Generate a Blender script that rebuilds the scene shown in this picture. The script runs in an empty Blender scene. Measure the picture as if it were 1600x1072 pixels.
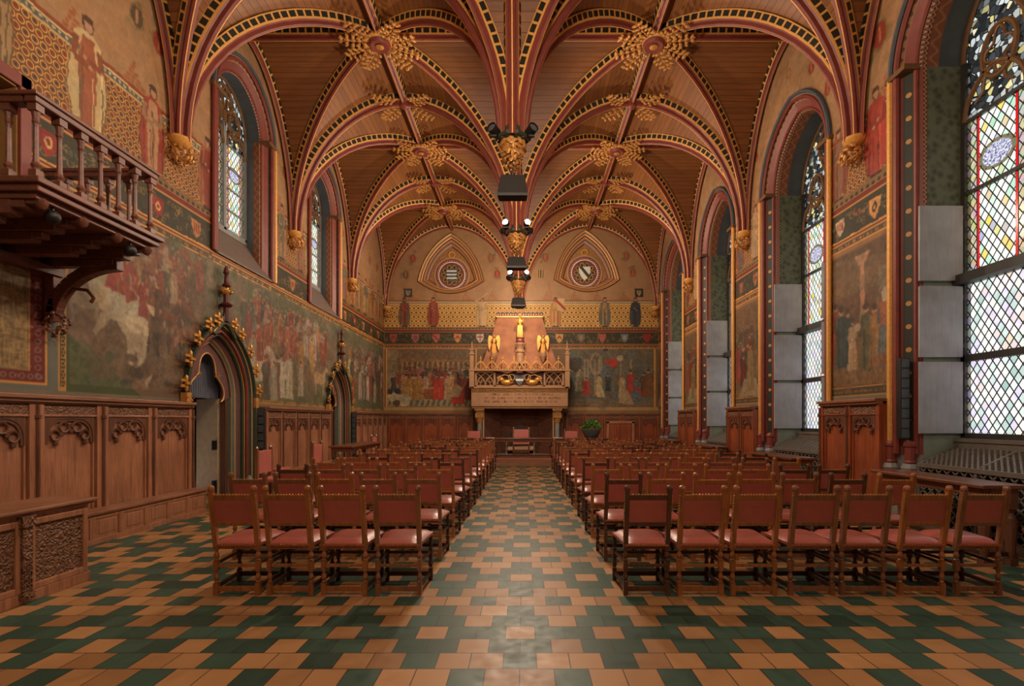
import bpy, math, random
import numpy as np
from mathutils import Vector, Matrix
random.seed(7); rng = np.random.default_rng(11)
SC = bpy.context.scene
COL = SC.collection
# ---------------------------------------------------------------- camera, world, exposure, lamps
H = 1.65; F = 785.0; VX = 819.0; VY = 656.0
WL = -6.15; WR = 5.9; D = 22.1; BAY = 4.42; XC = -0.2; Y0 = -4.42
cd = bpy.data.cameras.new('camera'); cam = bpy.data.objects.new('camera', cd); COL.objects.link(cam)
cam.location = (0, 0, H); cam.rotation_euler = (math.radians(90), 0, 0)
cd.sensor_width = 36; cd.lens = F / 1600 * 36
cd.shift_x = -(VX - 800) / 1600; cd.shift_y = (VY - 536) / 1600
cd.clip_start = 0.05; cd.clip_end = 200
SC.camera = cam
w = bpy.data.worlds.new('sky'); SC.world = w; w.use_nodes = True
bg = w.node_tree.nodes['Background']; bg.inputs[0].default_value = (0.98, 0.98, 1.0, 1); bg.inputs[1].default_value = 2.1
SC.view_settings.view_transform = 'Standard'; SC.view_settings.look = 'None'
SC.view_settings.exposure = 0.0; SC.view_settings.gamma = 1.0
SC.view_settings.use_curve_mapping = False
LAMP_COL = (1.0, 0.80, 0.60); LAMP_W = 300.0
PEND_Y = [0.0, 4.42, 8.84, 13.26, 17.68]
LAMP_SPOTS = []                       # (x, y, z) mouths of the spotlights on the pendants
for py in PEND_Y:
    for sx in (-1, 1):
        LAMP_SPOTS.append((XC + sx * 0.27, py - 0.16, 6.93))
for py in PEND_Y:
    for sx in (-1, 1):
        for sy in (-1, 1):
            ld = bpy.data.lights.new('pendant_light', 'SPOT'); ld.energy = LAMP_W * {0.0: 1.35, 4.42: .9, 13.26: 1.15, 17.68: 1.6}.get(py, 1.0); ld.color = LAMP_COL
            ld.shadow_soft_size = 0.10; ld.spot_size = math.radians(165); ld.spot_blend = 0.5
            lo = bpy.data.objects.new('pendant_light', ld); COL.objects.link(lo)
            lo.location = (XC + sx * 0.42, py + sy * 0.34, 6.88)
            lo.rotation_euler = Vector((sx * 1.0, sy * 0.8, -0.22)).to_track_quat('-Z', 'Y').to_euler()
for y in (-2.21, 2.21, 6.63, 11.05, 15.47, 19.89):      # daylight guided through the window openings
    ld = bpy.data.lights.new('window_portal', 'AREA'); ld.shape = 'RECTANGLE'; ld.size = 7.0; ld.size_y = 2.0
    ld.cycles.is_portal = True
    lo = bpy.data.objects.new('window_portal', ld); COL.objects.link(lo)
    lo.location = (WR + 0.95, y, 5.0); lo.rotation_euler = (0, math.radians(90), 0)

# ---------------------------------------------------------------- tagging helpers
ROOT = {}
def tag(o, label=None, cat=None, group=None, kind=None):
    if label: o['label'] = label
    if cat: o['category'] = cat
    if group: o['group'] = group
    if kind: o['kind'] = kind
    return o
def thing(name, label, cat, loc=(0, 0, 0), rz=0, group=None, kind=None):
    o = bpy.data.objects.new(name, None); COL.objects.link(o)
    o.empty_display_size = 0.1
    o.location = loc; o.rotation_euler = (0, 0, rz); ROOT[o.name] = Vector(loc)
    return tag(o, label, cat, group, kind)
def copy_tree(o, parent=None):
    c = o.copy(); COL.objects.link(c); c.parent = parent
    for ch in o.children: copy_tree(ch, c)
    return c

class MB:
    def __init__(s): s.v = []; s.f = []; s.m = []; s.uv = []; s.anyuv = False
    def add(s, vs, fs, m=0, uvs=None):
        b = len(s.v); s.v.extend(vs)
        for i, f in enumerate(fs):
            s.f.append([b + k for k in f]); s.m.append(m)
            s.uv.append(uvs[i] if uvs else None)
        if uvs: s.anyuv = True
    def box(s, a, b, m=0):
        x0, y0, z0 = a; x1, y1, z1 = b
        v = [(x0,y0,z0),(x1,y0,z0),(x1,y1,z0),(x0,y1,z0),(x0,y0,z1),(x1,y0,z1),(x1,y1,z1),(x0,y1,z1)]
        s.add(v, [(0,3,2,1),(4,5,6,7),(0,1,5,4),(1,2,6,5),(2,3,7,6),(3,0,4,7)], m)
    def hexa(s, v, m=0):
        s.add(v, [(0,3,2,1),(4,5,6,7),(0,1,5,4),(1,2,6,5),(2,3,7,6),(3,0,4,7)], m)
    def bar(s, p0, p1, wx, wy=None, m=0, up=(0,0,1)):
        wy = wy or wx; p0 = Vector(p0); p1 = Vector(p1); t = (p1 - p0).normalized(); up = Vector(up)
        if abs(t.dot(up)) > .98: up = Vector((0, 1, 0))
        a = t.cross(up).normalized() * wx / 2; b = a.cross(t).normalized() * wy / 2
        s.hexa([tuple(q) for q in (p0-a-b, p0+a-b, p0+a+b, p0-a+b, p1-a-b, p1+a-b, p1+a+b, p1-a+b)], m)
    def lathe(s, prof, c=(0,0,0), n=12, m=0, sx=1, sy=1):
        vs = []; fs = []
        for r, z in prof:
            for k in range(n):
                a = 2 * math.pi * (k + .5) / n; vs.append((c[0] + r*math.cos(a)*sx, c[1] + r*math.sin(a)*sy, c[2] + z))
        for i in range(len(prof) - 1):
            for k in range(n):
                q = (k + 1) % n; fs.append((i*n+k, i*n+q, (i+1)*n+q, (i+1)*n+k))
        fs.append(tuple(range(n))[::-1]); fs.append(tuple((len(prof)-1)*n + k for k in range(n)))
        s.add(vs, fs, m)
    def tube(s, path, r, n=6, m=0, closed=False):
        P = [Vector(p) for p in path]; L = len(P); vs = []; fs = []
        pn = None
        for i in range(L):
            if closed: t = P[(i+1) % L] - P[i-1]
            else: t = P[min(i+1, L-1)] - P[max(i-1, 0)]
            t.normalize()
            if pn is None:
                ref = Vector((0,0,1)) if abs(t.z) < .9 else Vector((1,0,0))
                pn = t.cross(ref).normalized()
            else:
                pn = (pn - t * pn.dot(t))
                pn = pn.normalized() if pn.length > 1e-6 else t.orthogonal().normalized()
            b = t.cross(pn); rr = r[i] if isinstance(r, (list, tuple)) else r
            for k in range(n):
                a = 2*math.pi*k/n; vs.append(tuple(P[i] + (pn*math.cos(a) + b*math.sin(a)) * rr))
        for i in range(L if closed else L-1):
            j = (i+1) % L
            for k in range(n):
                q = (k+1) % n; fs.append((i*n+k, i*n+q, j*n+q, j*n+k))
        if not closed: fs.append(tuple(range(n))[::-1]); fs.append(tuple((L-1)*n+k for k in range(n)))
        s.add(vs, fs, m)
    def ball(s, c, r, n=8, m=0, sc=(1,1,1), rot=None):
        vs = []; fs = []; R = max(3, n // 2)
        for i in range(R + 1):
            th = math.pi * i / R
            for k in range(n):
                a = 2*math.pi*k/n
                p = Vector((math.sin(th)*math.cos(a)*sc[0], math.sin(th)*math.sin(a)*sc[1], math.cos(th)*sc[2])) * r
                if rot is not None: p = rot @ p
                vs.append((c[0]+p.x, c[1]+p.y, c[2]+p.z))
        for i in range(R):
            for k in range(n):
                q = (k+1) % n; fs.append((i*n+k, (i+1)*n+k, (i+1)*n+q, i*n+q))
        s.add(vs, fs, m)
    def strip(s, A, B, m=0, closed=False, uvs=None):
        n = len(A); fs = []
        for i in range(n if closed else n-1):
            j = (i+1) % n; fs.append((i, j, n+j, n+i))
        s.add(list(A) + list(B), fs, m, uvs)
    def prism(s, poly, T, d0, d1, m=0):
        """poly: (u, z) outline, T(u, d, z) -> world; extruded between depths d0 and d1."""
        n = len(poly); vs = [T(u, d0, z) for u, z in poly] + [T(u, d1, z) for u, z in poly]
        fs = [tuple(range(n)), tuple(range(2*n-1, n-1, -1))] + [(i, (i+1) % n, n+(i+1) % n, n+i) for i in range(n)]
        s.add(vs, fs, m)
    def ringprism(s, A, B, T, d0, d1, m=0, closed=False):
        """solid band between the outlines A and B (same length)."""
        n = len(A); a0 = [T(u, d0, z) for u, z in A]; b0 = [T(u, d0, z) for u, z in B]
        a1 = [T(u, d1, z) for u, z in A]; b1 = [T(u, d1, z) for u, z in B]
        s.strip(a0, b0, m, closed); s.strip(a1, b1, m, closed); s.strip(a0, a1, m, closed); s.strip(b0, b1, m, closed)
    def build(s, name, mats, parent=None, smooth=False, local=False, bevel=0):
        me = bpy.data.meshes.new(name); 
        off = Vector((0,0,0))
        if parent is not None and not local:
            p = parent
            while p is not None:
                off += ROOT.get(p.name, Vector((0,0,0))); p = p.parent
        vs = [(v[0]-off.x, v[1]-off.y, v[2]-off.z) for v in s.v]
        me.from_pydata(vs, [], s.f)
        if not isinstance(mats, (list, tuple)): mats = [mats]
        for m in mats: me.materials.append(m)
        me.polygons.foreach_set('material_index', s.m)
        if s.anyuv:
            L = me.uv_layers.new(name='UVMap'); li = 0; data = []
            for f, u in zip(s.f, s.uv):
                if u: data.extend([c for q in u for c in q])
                else: data.extend([0.0] * (2*len(f)))
            L.data.foreach_set('uv', data)
        if smooth: me.polygons.foreach_set('use_smooth', [True]*len(s.f))
        me.validate(); me.update()
        if smooth: 
            try: me.set_sharp_from_angle(angle=math.radians(40))
            except Exception: pass
        o = bpy.data.objects.new(name, me); COL.objects.link(o)
        if parent is not None: o.parent = parent
        if bevel:
            bm_ = o.modifiers.new('bevel', 'BEVEL'); bm_.width = bevel; bm_.segments = 2; bm_.limit_method = 'ANGLE'
        return o

# ---------------------------------------------------------------- materials
def srgb(c):
    return tuple((x/12.92 if x <= .04045 else ((x+.055)/1.055)**2.4) for x in c)
def c4(c): return srgb(c) + (1,)
class NT:
    def __init__(s, name):
        s.mat = bpy.data.materials.new(name); s.mat.use_nodes = True; s.t = s.mat.node_tree
        s.p = s.t.nodes['Principled BSDF']; s.out = s.t.nodes['Material Output']
    def n(s, typ, **kw):
        nd = s.t.nodes.new(typ)
        for k, v in kw.items(): setattr(nd, k, v)
        return nd
    def l(s, a, b): s.t.links.new(a, b)
    def put(s, sock, v):
        if hasattr(v, 'is_output'): s.l(v, sock)
        else: sock.default_value = v
    def math(s, op, a, b=None, c=None, clamp=False):
        nd = s.n('ShaderNodeMath', operation=op, use_clamp=clamp)
        s.put(nd.inputs[0], a)
        if b is not None: s.put(nd.inputs[1], b)
        if c is not None: s.put(nd.inputs[2], c)
        return nd.outputs[0]
    def mix(s, f, a, b, blend='MIX'):
        nd = s.n('ShaderNodeMix', data_type='RGBA', blend_type=blend)
        s.put(nd.inputs[0], f); s.put(nd.inputs[6], a); s.put(nd.inputs[7], b)
        return nd.outputs[2]
    def noise(s, vec, scale=5, detail=4, rough=.6):
        nd = s.n('ShaderNodeTexNoise'); nd.inputs['Scale'].default_value = scale
        nd.inputs['Detail'].default_value = detail; nd.inputs['Roughness'].default_value = rough
        if vec is not None: s.l(vec, nd.inputs['Vector'])
        return nd.outputs[0]
    def ramp(s, f, stops):
        nd = s.n('ShaderNodeValToRGB'); s.l(f, nd.inputs[0]); e = nd.color_ramp.elements
        e[0].position = stops[0][0]; e[0].color = stops[0][1]; e[1].position = stops[-1][0]; e[1].color = stops[-1][1]
        for p, c in stops[1:-1]: q = e.new(p); q.color = c
        return nd.outputs[0]
    def mapping(s, vec, scale=(1,1,1), loc=(0,0,0), rot=(0,0,0)):
        nd = s.n('ShaderNodeMapping'); s.l(vec, nd.inputs[0]); nd.inputs['Scale'].default_value = scale
        nd.inputs['Location'].default_value = loc; nd.inputs['Rotation'].default_value = rot
        return nd.outputs[0]
    def obj(s): return s.n('ShaderNodeTexCoord').outputs['Object']
    def uvc(s): return s.n('ShaderNodeTexCoord').outputs['UV']
    def bump(s, h, strength=.3, dist=.01):
        nd = s.n('ShaderNodeBump'); nd.inputs['Strength'].default_value = strength; nd.inputs['Distance'].default_value = dist
        s.l(h, nd.inputs['Height']); s.l(nd.outputs[0], s.p.inputs['Normal'])
    def base(s, c): s.put(s.p.inputs['Base Color'], c)
    def rough(s, v): s.put(s.p.inputs['Roughness'], v)

def plain(name, c, rough=.6, metal=0, var=.12, scale=8, bump=0, spec=.5, coat=0):
    t = NT(name); t.p.inputs['Coat Weight'].default_value = coat; t.p.inputs['Coat Roughness'].default_value = .28; o = t.obj(); nz = t.noise(o, scale, 5)
    lo = tuple(x*(1-var) for x in srgb(c)) + (1,); hi = tuple(min(1, x*(1+var)) for x in srgb(c)) + (1,)
    t.base(t.ramp(nz, [(.3, lo), (.7, hi)])); t.rough(rough); t.p.inputs['Metallic'].default_value = metal
    t.p.inputs['Specular IOR Level'].default_value = spec
    if bump: t.bump(t.noise(o, scale*6, 5), bump, .01)
    return t.mat
def wood(name, c, dark=.55, rough=.42, axis=2, scale=1.0, var=.25, coat=0.0):
    t = NT(name); o = t.obj(); sc = [14*scale]*3; sc[axis] = 1.1*scale
    inf = t.n('ShaderNodeObjectInfo').outputs['Random']
    add = t.n('ShaderNodeVectorMath', operation='ADD'); t.l(o, add.inputs[0]); t.l(inf, add.inputs[1])
    v = t.mapping(add.outputs[0], tuple(sc)); n1 = t.noise(v, 2.0, 6, .65)
    n2 = t.noise(o, 1.6*scale, 3)
    a = srgb(c); lo = tuple(x*dark for x in a) + (1,); mid = a + (1,); hi = tuple(min(1, x*(1+var)) for x in a) + (1,)
    col = t.ramp(n1, [(.28, lo), (.5, mid), (.72, hi)])
    sh = t.ramp(n2, [(.3, (.72,.7,.68,1)), (.7, (1.1,1.1,1.1,1))])
    t.base(t.mix(1.0, col, sh, 'MULTIPLY')); t.rough(rough)
    t.p.inputs['Coat Weight'].default_value = coat; t.p.inputs['Coat Roughness'].default_value = .25
    t.bump(n1, .12, .004)
    return t.mat
M = {}
M['oak'] = wood('wainscot_oak', (.66,.45,.33), rough=.38, coat=.25)
M['oak_h'] = wood('wainscot_oak_rail', (.60,.41,.30), rough=.4, axis=1, coat=.2)
M['oak_x'] = wood('wainscot_oak_cross_rail', (.58,.38,.27), rough=.4, axis=0, coat=.2)
M['oak_red'] = wood('red_polished_oak', (.60,.31,.19), rough=.33, coat=.4)
M['oak_dark'] = wood('dark_oak', (.42,.27,.20), rough=.45)
M['balcony'] = wood('balcony_oak', (.46,.28,.22), rough=.4, axis=1)
M['frame_gold'] = wood('golden_oak_chair_frame', (.64,.40,.22), rough=.35, coat=.3)
M['frame_mid'] = wood('brown_oak_chair_frame', (.54,.36,.24), rough=.35, coat=.3)
M['frame_dark'] = wood('dark_oak_chair_frame', (.36,.23,.16), rough=.4, coat=.2)
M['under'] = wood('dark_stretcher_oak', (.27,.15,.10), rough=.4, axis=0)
M['table'] = wood('table_oak', (.47,.28,.18), rough=.3, axis=1, coat=.35)
M['leather'] = plain('red_leather', (.66,.34,.29), rough=.42, var=.14, scale=5, bump=.05, coat=.45)
M['pink'] = plain('faded_pink_leather', (.74,.42,.38), rough=.5, var=.08, scale=5)
M['gold'] = plain('gilding', (.80,.58,.28), rough=.42, metal=.55, var=.2, scale=20)
M['gold_flat'] = plain('gold_paint', (.86,.63,.32), rough=.5, metal=.15, var=.15, scale=20)
M['foliage_gold'] = plain('gilded_foliage', (.78,.56,.30), rough=.5, metal=.3, var=.3, scale=30)
M['red'] = plain('rib_red_paint', (.48,.22,.18), rough=.5, var=.15, scale=6)
M['dkred'] = plain('deep_red_paint', (.33,.11,.09), rough=.55, var=.2)
M['green'] = plain('dark_green_paint', (.20,.23,.17), rough=.6, var=.2)
M['blue'] = plain('slate_blue_paint', (.30,.32,.34), rough=.6, var=.15)
M['black'] = plain('black_metal', (.10,.09,.09), rough=.5, var=.1)
M['speaker'] = plain('black_speaker_cloth', (.16,.14,.13), rough=.8, var=.1, scale=40)
M['stone'] = plain('sand_stone', (.66,.50,.36), rough=.75, var=.12, scale=6, bump=.1)
M['stone_grey'] = plain('grey_stone', (.50,.50,.49), rough=.6, var=.12, scale=6, bump=.1)
M['frame_iron'] = plain('dark_window_frame', (.20,.19,.18), rough=.55, var=.15)
M['bronze'] = plain('bronze_tracery', (.42,.29,.16), rough=.5, var=.2)
M['shutter'] = wood('grey_painted_shutter', (.62,.62,.64), dark=.86, rough=.45, var=.05)
M['plaster'] = plain('pale_green_plaster', (.50,.54,.48), rough=.8, var=.12, scale=4)
M['white'] = plain('white_paint', (.85,.83,.78), rough=.5)
M['magenta'] = plain('crimson_carpet', (.68,.08,.22), rough=.95, var=.1)
M['leaf'] = plain('plant_leaf', (.22,.42,.10), rough=.5, var=.4, scale=12)
M['pot'] = plain('slate_pot', (.28,.31,.32), rough=.45)
M['iron'] = plain('grille_iron', (.44,.41,.38), rough=.4, metal=.2)
M['dark'] = plain('dark_void', (.05,.04,.04), rough=.9)
M['door_beige'] = plain('beige_door_paint', (.90,.79,.63), rough=.5)
def m_lens():
    t = NT('lit_lamp_lens'); t.p.inputs['Emission Color'].default_value = (1, .78, .5, 1); t.p.inputs['Emission Strength'].default_value = 60
    return t.mat
M['lens'] = m_lens()
def m_floor():
    t = NT('glazed_floor_tiles'); s = .2269
    sx = t.n('ShaderNodeSeparateXYZ'); t.l(t.obj(), sx.inputs[0])
    x = t.math('DIVIDE', t.math('ADD', sx.outputs[0], .03), s); y = t.math('DIVIDE', t.math('SUBTRACT', sx.outputs[1], 3.782), s)
    n = t.math('FLOOR', y); m6 = t.math('FLOORED_MODULO', n, 6.0)
    a = t.math('ABSOLUTE', t.math('SUBTRACT', m6, 3.0))
    odd = t.math('FLOORED_MODULO', a, 2.0); hi = t.math('GREATER_THAN', a, 1.5)
    xs = t.math('ADD', x, t.math('MULTIPLY', odd, .5)); j = t.math('FLOOR', xs); jm = t.math('FLOORED_MODULO', j, 3.0)
    c0 = t.math('COMPARE', jm, 0.0, .1); c1 = t.math('COMPARE', jm, 1.0, .1)
    pick = t.math('ADD', t.math('MULTIPLY', odd, c0), t.math('MULTIPLY', t.math('SUBTRACT', 1.0, odd), c1))
    gr = t.math('ABSOLUTE', t.math('SUBTRACT', hi, pick))
    cb = t.n('ShaderNodeCombineXYZ'); t.l(j, cb.inputs[0]); t.l(n, cb.inputs[1])
    wn = t.n('ShaderNodeTexWhiteNoise'); t.l(cb.outputs[0], wn.inputs[0]); rnd = wn.outputs[0]
    ns = t.noise(t.obj(), 9, 5)
    tv = t.math('ADD', t.math('MULTIPLY', rnd, .6), t.math('MULTIPLY', ns, .4))
    oc = t.ramp(tv, [(.1, c4((.56,.40,.25))), (.9, c4((.75,.56,.37)))])
    gc = t.ramp(tv, [(.1, c4((.16,.26,.22))), (.9, c4((.25,.37,.31)))])
    col = t.mix(gr, oc, gc)
    def edge(v):
        fr = t.math('FRACT', v); return t.math('LESS_THAN', t.math('MINIMUM', fr, t.math('SUBTRACT', 1.0, fr)), .016)
    g = t.math('MAXIMUM', edge(xs), edge(y))
    t.base(t.mix(g, col, c4((.20,.15,.11)))); t.rough(t.ramp(ns, [(.3, (.36,)*3+(1,)), (.7, (.52,)*3+(1,))]))
    t.p.inputs['Specular IOR Level'].default_value = .35
    h = t.math('ADD', t.math('SUBTRACT', 1.0, g), t.math('MULTIPLY', rnd, .3)); t.bump(h, .25, .004)
    return t.mat
M['floor'] = m_floor()
def m_planks():
    t = NT('vault_boards'); sx = t.n('ShaderNodeSeparateXYZ'); t.l(t.uvc(), sx.inputs[0])
    v = t.math('DIVIDE', sx.outputs[1], .13); row = t.math('FLOOR', v)
    cb = t.n('ShaderNodeCombineXYZ'); t.l(row, cb.inputs[0])
    wn = t.n('ShaderNodeTexWhiteNoise'); t.l(cb.outputs[0], wn.inputs[0])
    mp = t.mapping(t.uvc(), (1.2, 16, 1)); ns = t.noise(mp, 1.5, 5)
    col = t.ramp(t.math('ADD', t.math('MULTIPLY', wn.outputs[0], .28), t.math('MULTIPLY', ns, .72)), [(.2, c4((.41,.24,.11))), (.85, c4((.59,.37,.18)))])
    fr = t.math('FRACT', v); g = t.math('LESS_THAN', fr, .07)
    t.base(t.mix(g, col, c4((.26,.14,.08)))); t.rough(.5); t.bump(t.math('SUBTRACT', 1.0, g), .3, .006)
    return t.mat
M['planks'] = m_planks()
def m_dash():
    t = NT('black_and_gold_dashes'); sx = t.n('ShaderNodeSeparateXYZ'); t.l(t.uvc(), sx.inputs[0])
    fr = t.math('FRACT', t.math('DIVIDE', sx.outputs[0], .17)); g = t.math('LESS_THAN', fr, .24)
    e = t.math('LESS_THAN', t.math('MINIMUM', sx.outputs[1], t.math('SUBTRACT', 1.0, sx.outputs[1])), .16)
    t.base(t.mix(t.math('MAXIMUM', g, e), c4((.11,.11,.08)), c4((.84,.62,.32)))); t.rough(.55)
    return t.mat
M['dash'] = m_dash()
def m_rosette():
    t = NT('dark_band_with_gold_rosettes'); sx = t.n('ShaderNodeSeparateXYZ'); t.l(t.uvc(), sx.inputs[0])
    fx = t.math('SUBTRACT', t.math('FRACT', t.math('DIVIDE', sx.outputs[0], .36)), .5)
    dx = t.math('MULTIPLY', fx, .36); dy = t.math('MULTIPLY', t.math('SUBTRACT', sx.outputs[1], .5), .13)
    r = t.math('SQRT', t.math('ADD', t.math('MULTIPLY', dx, dx), t.math('MULTIPLY', dy, dy)))
    t.base(t.mix(t.math('LESS_THAN', r, .038), c4((.15,.16,.12)), c4((.72,.52,.27)))); t.rough(.6)
    return t.mat
M['rosette'] = m_rosette()
def m_zig(name, a, b, p=.16):
    t = NT(name); sx = t.n('ShaderNodeSeparateXYZ'); t.l(t.uvc(), sx.inputs[0])
    w_ = t.math('MULTIPLY', t.math('SINE', t.math('MULTIPLY', sx.outputs[0], 6.283/p)), .28)
    g = t.math('LESS_THAN', t.math('ABSOLUTE', t.math('SUBTRACT', t.math('SUBTRACT', sx.outputs[1], .5), w_)), .14)
    t.base(t.mix(g, c4(a), c4(b))); t.rough(.6)
    return t.mat
M['zig'] = m_zig('wave_painted_band', (.60,.43,.28), (.36,.20,.13))
M['beads'] = m_zig('beaded_band', (.40,.20,.14), (.74,.60,.42), .07)
def m_damask():
    t = NT('green_damask_plaster'); o = t.obj(); v = t.n('ShaderNodeTexVoronoi', feature='F1'); v.inputs['Scale'].default_value = 9
    t.l(o, v.inputs['Vector']); ns = t.noise(o, 12, 4)
    t.base(t.ramp(t.math('ADD', t.math('MULTIPLY', v.outputs[0], .6), t.math('MULTIPLY', ns, .4)), [(.3, c4((.25,.27,.21))), (.6, c4((.38,.40,.32)))])); t.rough(.7)
    return t.mat
M['damask'] = m_damask()
def m_carved(name, c):
    t = NT(name); o = t.obj(); v = t.n('ShaderNodeTexVoronoi', feature='SMOOTH_F1'); v.inputs['Scale'].default_value = 42
    ns = t.n('ShaderNodeTexNoise'); ns.inputs['Scale'].default_value = 9; t.l(o, ns.inputs['Vector'])
    ad = t.n('ShaderNodeVectorMath', operation='ADD'); t.l(o, ad.inputs[0])
    sc = t.n('ShaderNodeVectorMath', operation='SCALE'); t.l(ns.outputs[1], sc.inputs[0]); sc.inputs['Scale'].default_value = .12
    t.l(sc.outputs[0], ad.inputs[1]); t.l(ad.outputs[0], v.inputs['Vector'])
    t.base(t.ramp(v.outputs[0], [(.15, c4(c)), (.6, tuple(x*.45 for x in srgb(c)) + (1,))])); t.rough(.5)
    t.bump(t.math('SUBTRACT', 1.0, v.outputs[0]), 1.0, .03)
    return t.mat
M['carved'] = m_carved('carved_oak_relief', (.58,.40,.29))
M['carved_gold'] = m_carved('gilded_carving', (.78,.56,.30))
def m_brick():
    t = NT('fireplace_brick'); b = t.n('ShaderNodeTexBrick'); mp = t.mapping(t.obj(), (1,1,1), rot=(math.radians(90),0,0))
    t.l(mp, b.inputs['Vector']); b.inputs['Scale'].default_value = 5; b.inputs['Color1'].default_value = c4((.42,.22,.13))
    b.inputs['Color2'].default_value = c4((.30,.17,.11)); b.inputs['Mortar'].default_value = c4((.30,.22,.17)); b.inputs['Mortar Size'].default_value = .025
    t.base(b.outputs[0]); t.rough(.85)
    return t.mat
M['brick'] = m_brick()
def m_glass(name, mode):
    t = NT(name); uv = t.uvc(); sx = t.n('ShaderNodeSeparateXYZ'); t.l(uv, sx.inputs[0]); u, v = sx.outputs[0], sx.outputs[1]
    a, b = .125, .185
    p = t.math('ADD', t.math('DIVIDE', u, a), t.math('DIVIDE', v, b)); q = t.math('SUBTRACT', t.math('DIVIDE', u, a), t.math('DIVIDE', v, b))
    def ln(x, w_):
        fr = t.math('FRACT', x); return t.math('LESS_THAN', t.math('MINIMUM', fr, t.math('SUBTRACT', 1.0, fr)), w_)
    lead = t.math('MAXIMUM', ln(p, .085), ln(q, .085))
    cb = t.n('ShaderNodeCombineXYZ'); t.l(t.math('FLOOR', p), cb.inputs[0]); t.l(t.math('FLOOR', q), cb.inputs[1])
    wn = t.n('ShaderNodeTexWhiteNoise'); t.l(cb.outputs[0], wn.inputs[0]); r = wn.outputs[0]
    big = t.noise(t.mapping(uv, (1,1,1)), 1.3, 3)
    if mode == 'plain':
        col = t.ramp(t.math('ADD', t.math('MULTIPLY', r, .45), t.math('MULTIPLY', big, .55)), [(.2, c4((.55,.68,.66))), (.4, c4((.84,.88,.86))), (.55, c4((.95,.92,.86))), (.68, c4((.80,.78,.90))), (.8, c4((.95,.82,.55)))])
    else:
        col = t.ramp(r, [(.0, c4((.93,.93,.88))), (.55, c4((.86,.90,.86))), (.8, c4((.62,.82,.72))), (.9, c4((.95,.80,.35))), (1.0, c4((.62,.66,.80)))])
    if mode == 'border':
        u2 = t.n('ShaderNodeUVMap'); u2.uv_map = 'UVNorm'; s2 = t.n('ShaderNodeSeparateXYZ'); t.l(u2.outputs[0], s2.inputs[0])
        e = t.math('MINIMUM', t.math('MINIMUM', s2.outputs[0], t.math('SUBTRACT', 1.0, s2.outputs[0])), 10.0)
        vo = t.n('ShaderNodeTexVoronoi'); vo.inputs['Scale'].default_value = 14; t.l(uv, vo.inputs['Vector'])
        pc = t.mix(.72, vo.outputs[1], c4((.70,.66,.52)))
        isb = t.math('LESS_THAN', e, .17); isr = t.math('MULTIPLY', t.math('LESS_THAN', e, .21), t.math('GREATER_THAN', e, .17))
        col = t.mix(isb, col, pc); col = t.mix(isr, col, c4((.75,.10,.12)))
        ed = t.math('LESS_THAN', t.math('ABSOLUTE', t.math('SUBTRACT', vo.outputs[0], .5)), .0)
        lead = t.math('MAXIMUM', t.math('MULTIPLY', lead, t.math('SUBTRACT', 1.0, isr)), t.math('LESS_THAN', t.math('ABSOLUTE', t.math('SUBTRACT', e, .165)), .008))
        # roundel
        cu, cv = s2.outputs[0], s2.outputs[1]
        dx = t.math('MULTIPLY', t.math('SUBTRACT', cu, .5), 1.0); dy = t.math('MULTIPLY', t.math('SUBTRACT', cv, .70), 3.4)
        rr = t.math('SQRT', t.math('ADD', t.math('MULTIPLY', dx, dx), t.math('MULTIPLY', dy, dy)))
        inr = t.math('LESS_THAN', rr, .27); ring = t.math('MULTIPLY', t.math('LESS_THAN', rr, .31), t.math('GREATER_THAN', rr, .24))
        nz = t.noise(uv, 30, 3)
        col = t.mix(inr, col, t.ramp(nz, [(.4, c4((.30,.30,.45))), (.6, c4((.85,.85,.92)))])); lead = t.math('MULTIPLY', lead, t.math('SUBTRACT', 1.0, inr))
        col = t.mix(ring, col, c4((.45,.42,.30)))
    if mode == 'tracery':
        vo = t.n('ShaderNodeTexVoronoi', feature='DISTANCE_TO_EDGE'); vo.inputs['Scale'].default_value = 11; t.l(uv, vo.inputs['Vector'])
        vc = t.n('ShaderNodeTexVoronoi'); vc.inputs['Scale'].default_value = 11; t.l(uv, vc.inputs['Vector'])
        s3 = t.n('ShaderNodeSeparateColor'); t.l(vc.outputs[1], s3.inputs[0])
        col = t.ramp(s3.outputs[0], [(.0, c4((.08,.09,.10))), (.52, c4((.20,.22,.23))), (.62, c4((.80,.82,.80))), (.68, c4((.86,.80,.50))), (.76, c4((.30,.32,.34))), (.92, c4((.76,.80,.80)))])
        lead = t.math('LESS_THAN', vo.outputs[0], .06)
    col = t.mix(1.0, col, (.72,.72,.70,1), 'MULTIPLY')
    tr = t.n('ShaderNodeBsdfTransparent'); t.l(col, tr.inputs[0])
    tl = t.n('ShaderNodeBsdfTranslucent'); t.l(col, tl.inputs[0])
    m1 = t.n('ShaderNodeMixShader'); m1.inputs[0].default_value = .25; t.l(tr.outputs[0], m1.inputs[1]); t.l(tl.outputs[0], m1.inputs[2])
    gl = t.n('ShaderNodeBsdfGlossy'); gl.inputs['Roughness'].default_value = .15
    m0 = t.n('ShaderNodeMixShader'); m0.inputs[0].default_value = .05; t.l(m1.outputs[0], m0.inputs[1]); t.l(gl.outputs[0], m0.inputs[2])
    t.p.inputs['Base Color'].default_value = (.02,.02,.02,1); t.p.inputs['Roughness'].default_value = .6
    m2 = t.n('ShaderNodeMixShader'); t.l(lead, m2.inputs[0]); t.l(m0.outputs[0], m2.inputs[1]); t.l(t.p.outputs[0], m2.inputs[2])
    t.l(m2.outputs[0], t.out.inputs[0])
    return t.mat
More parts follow.
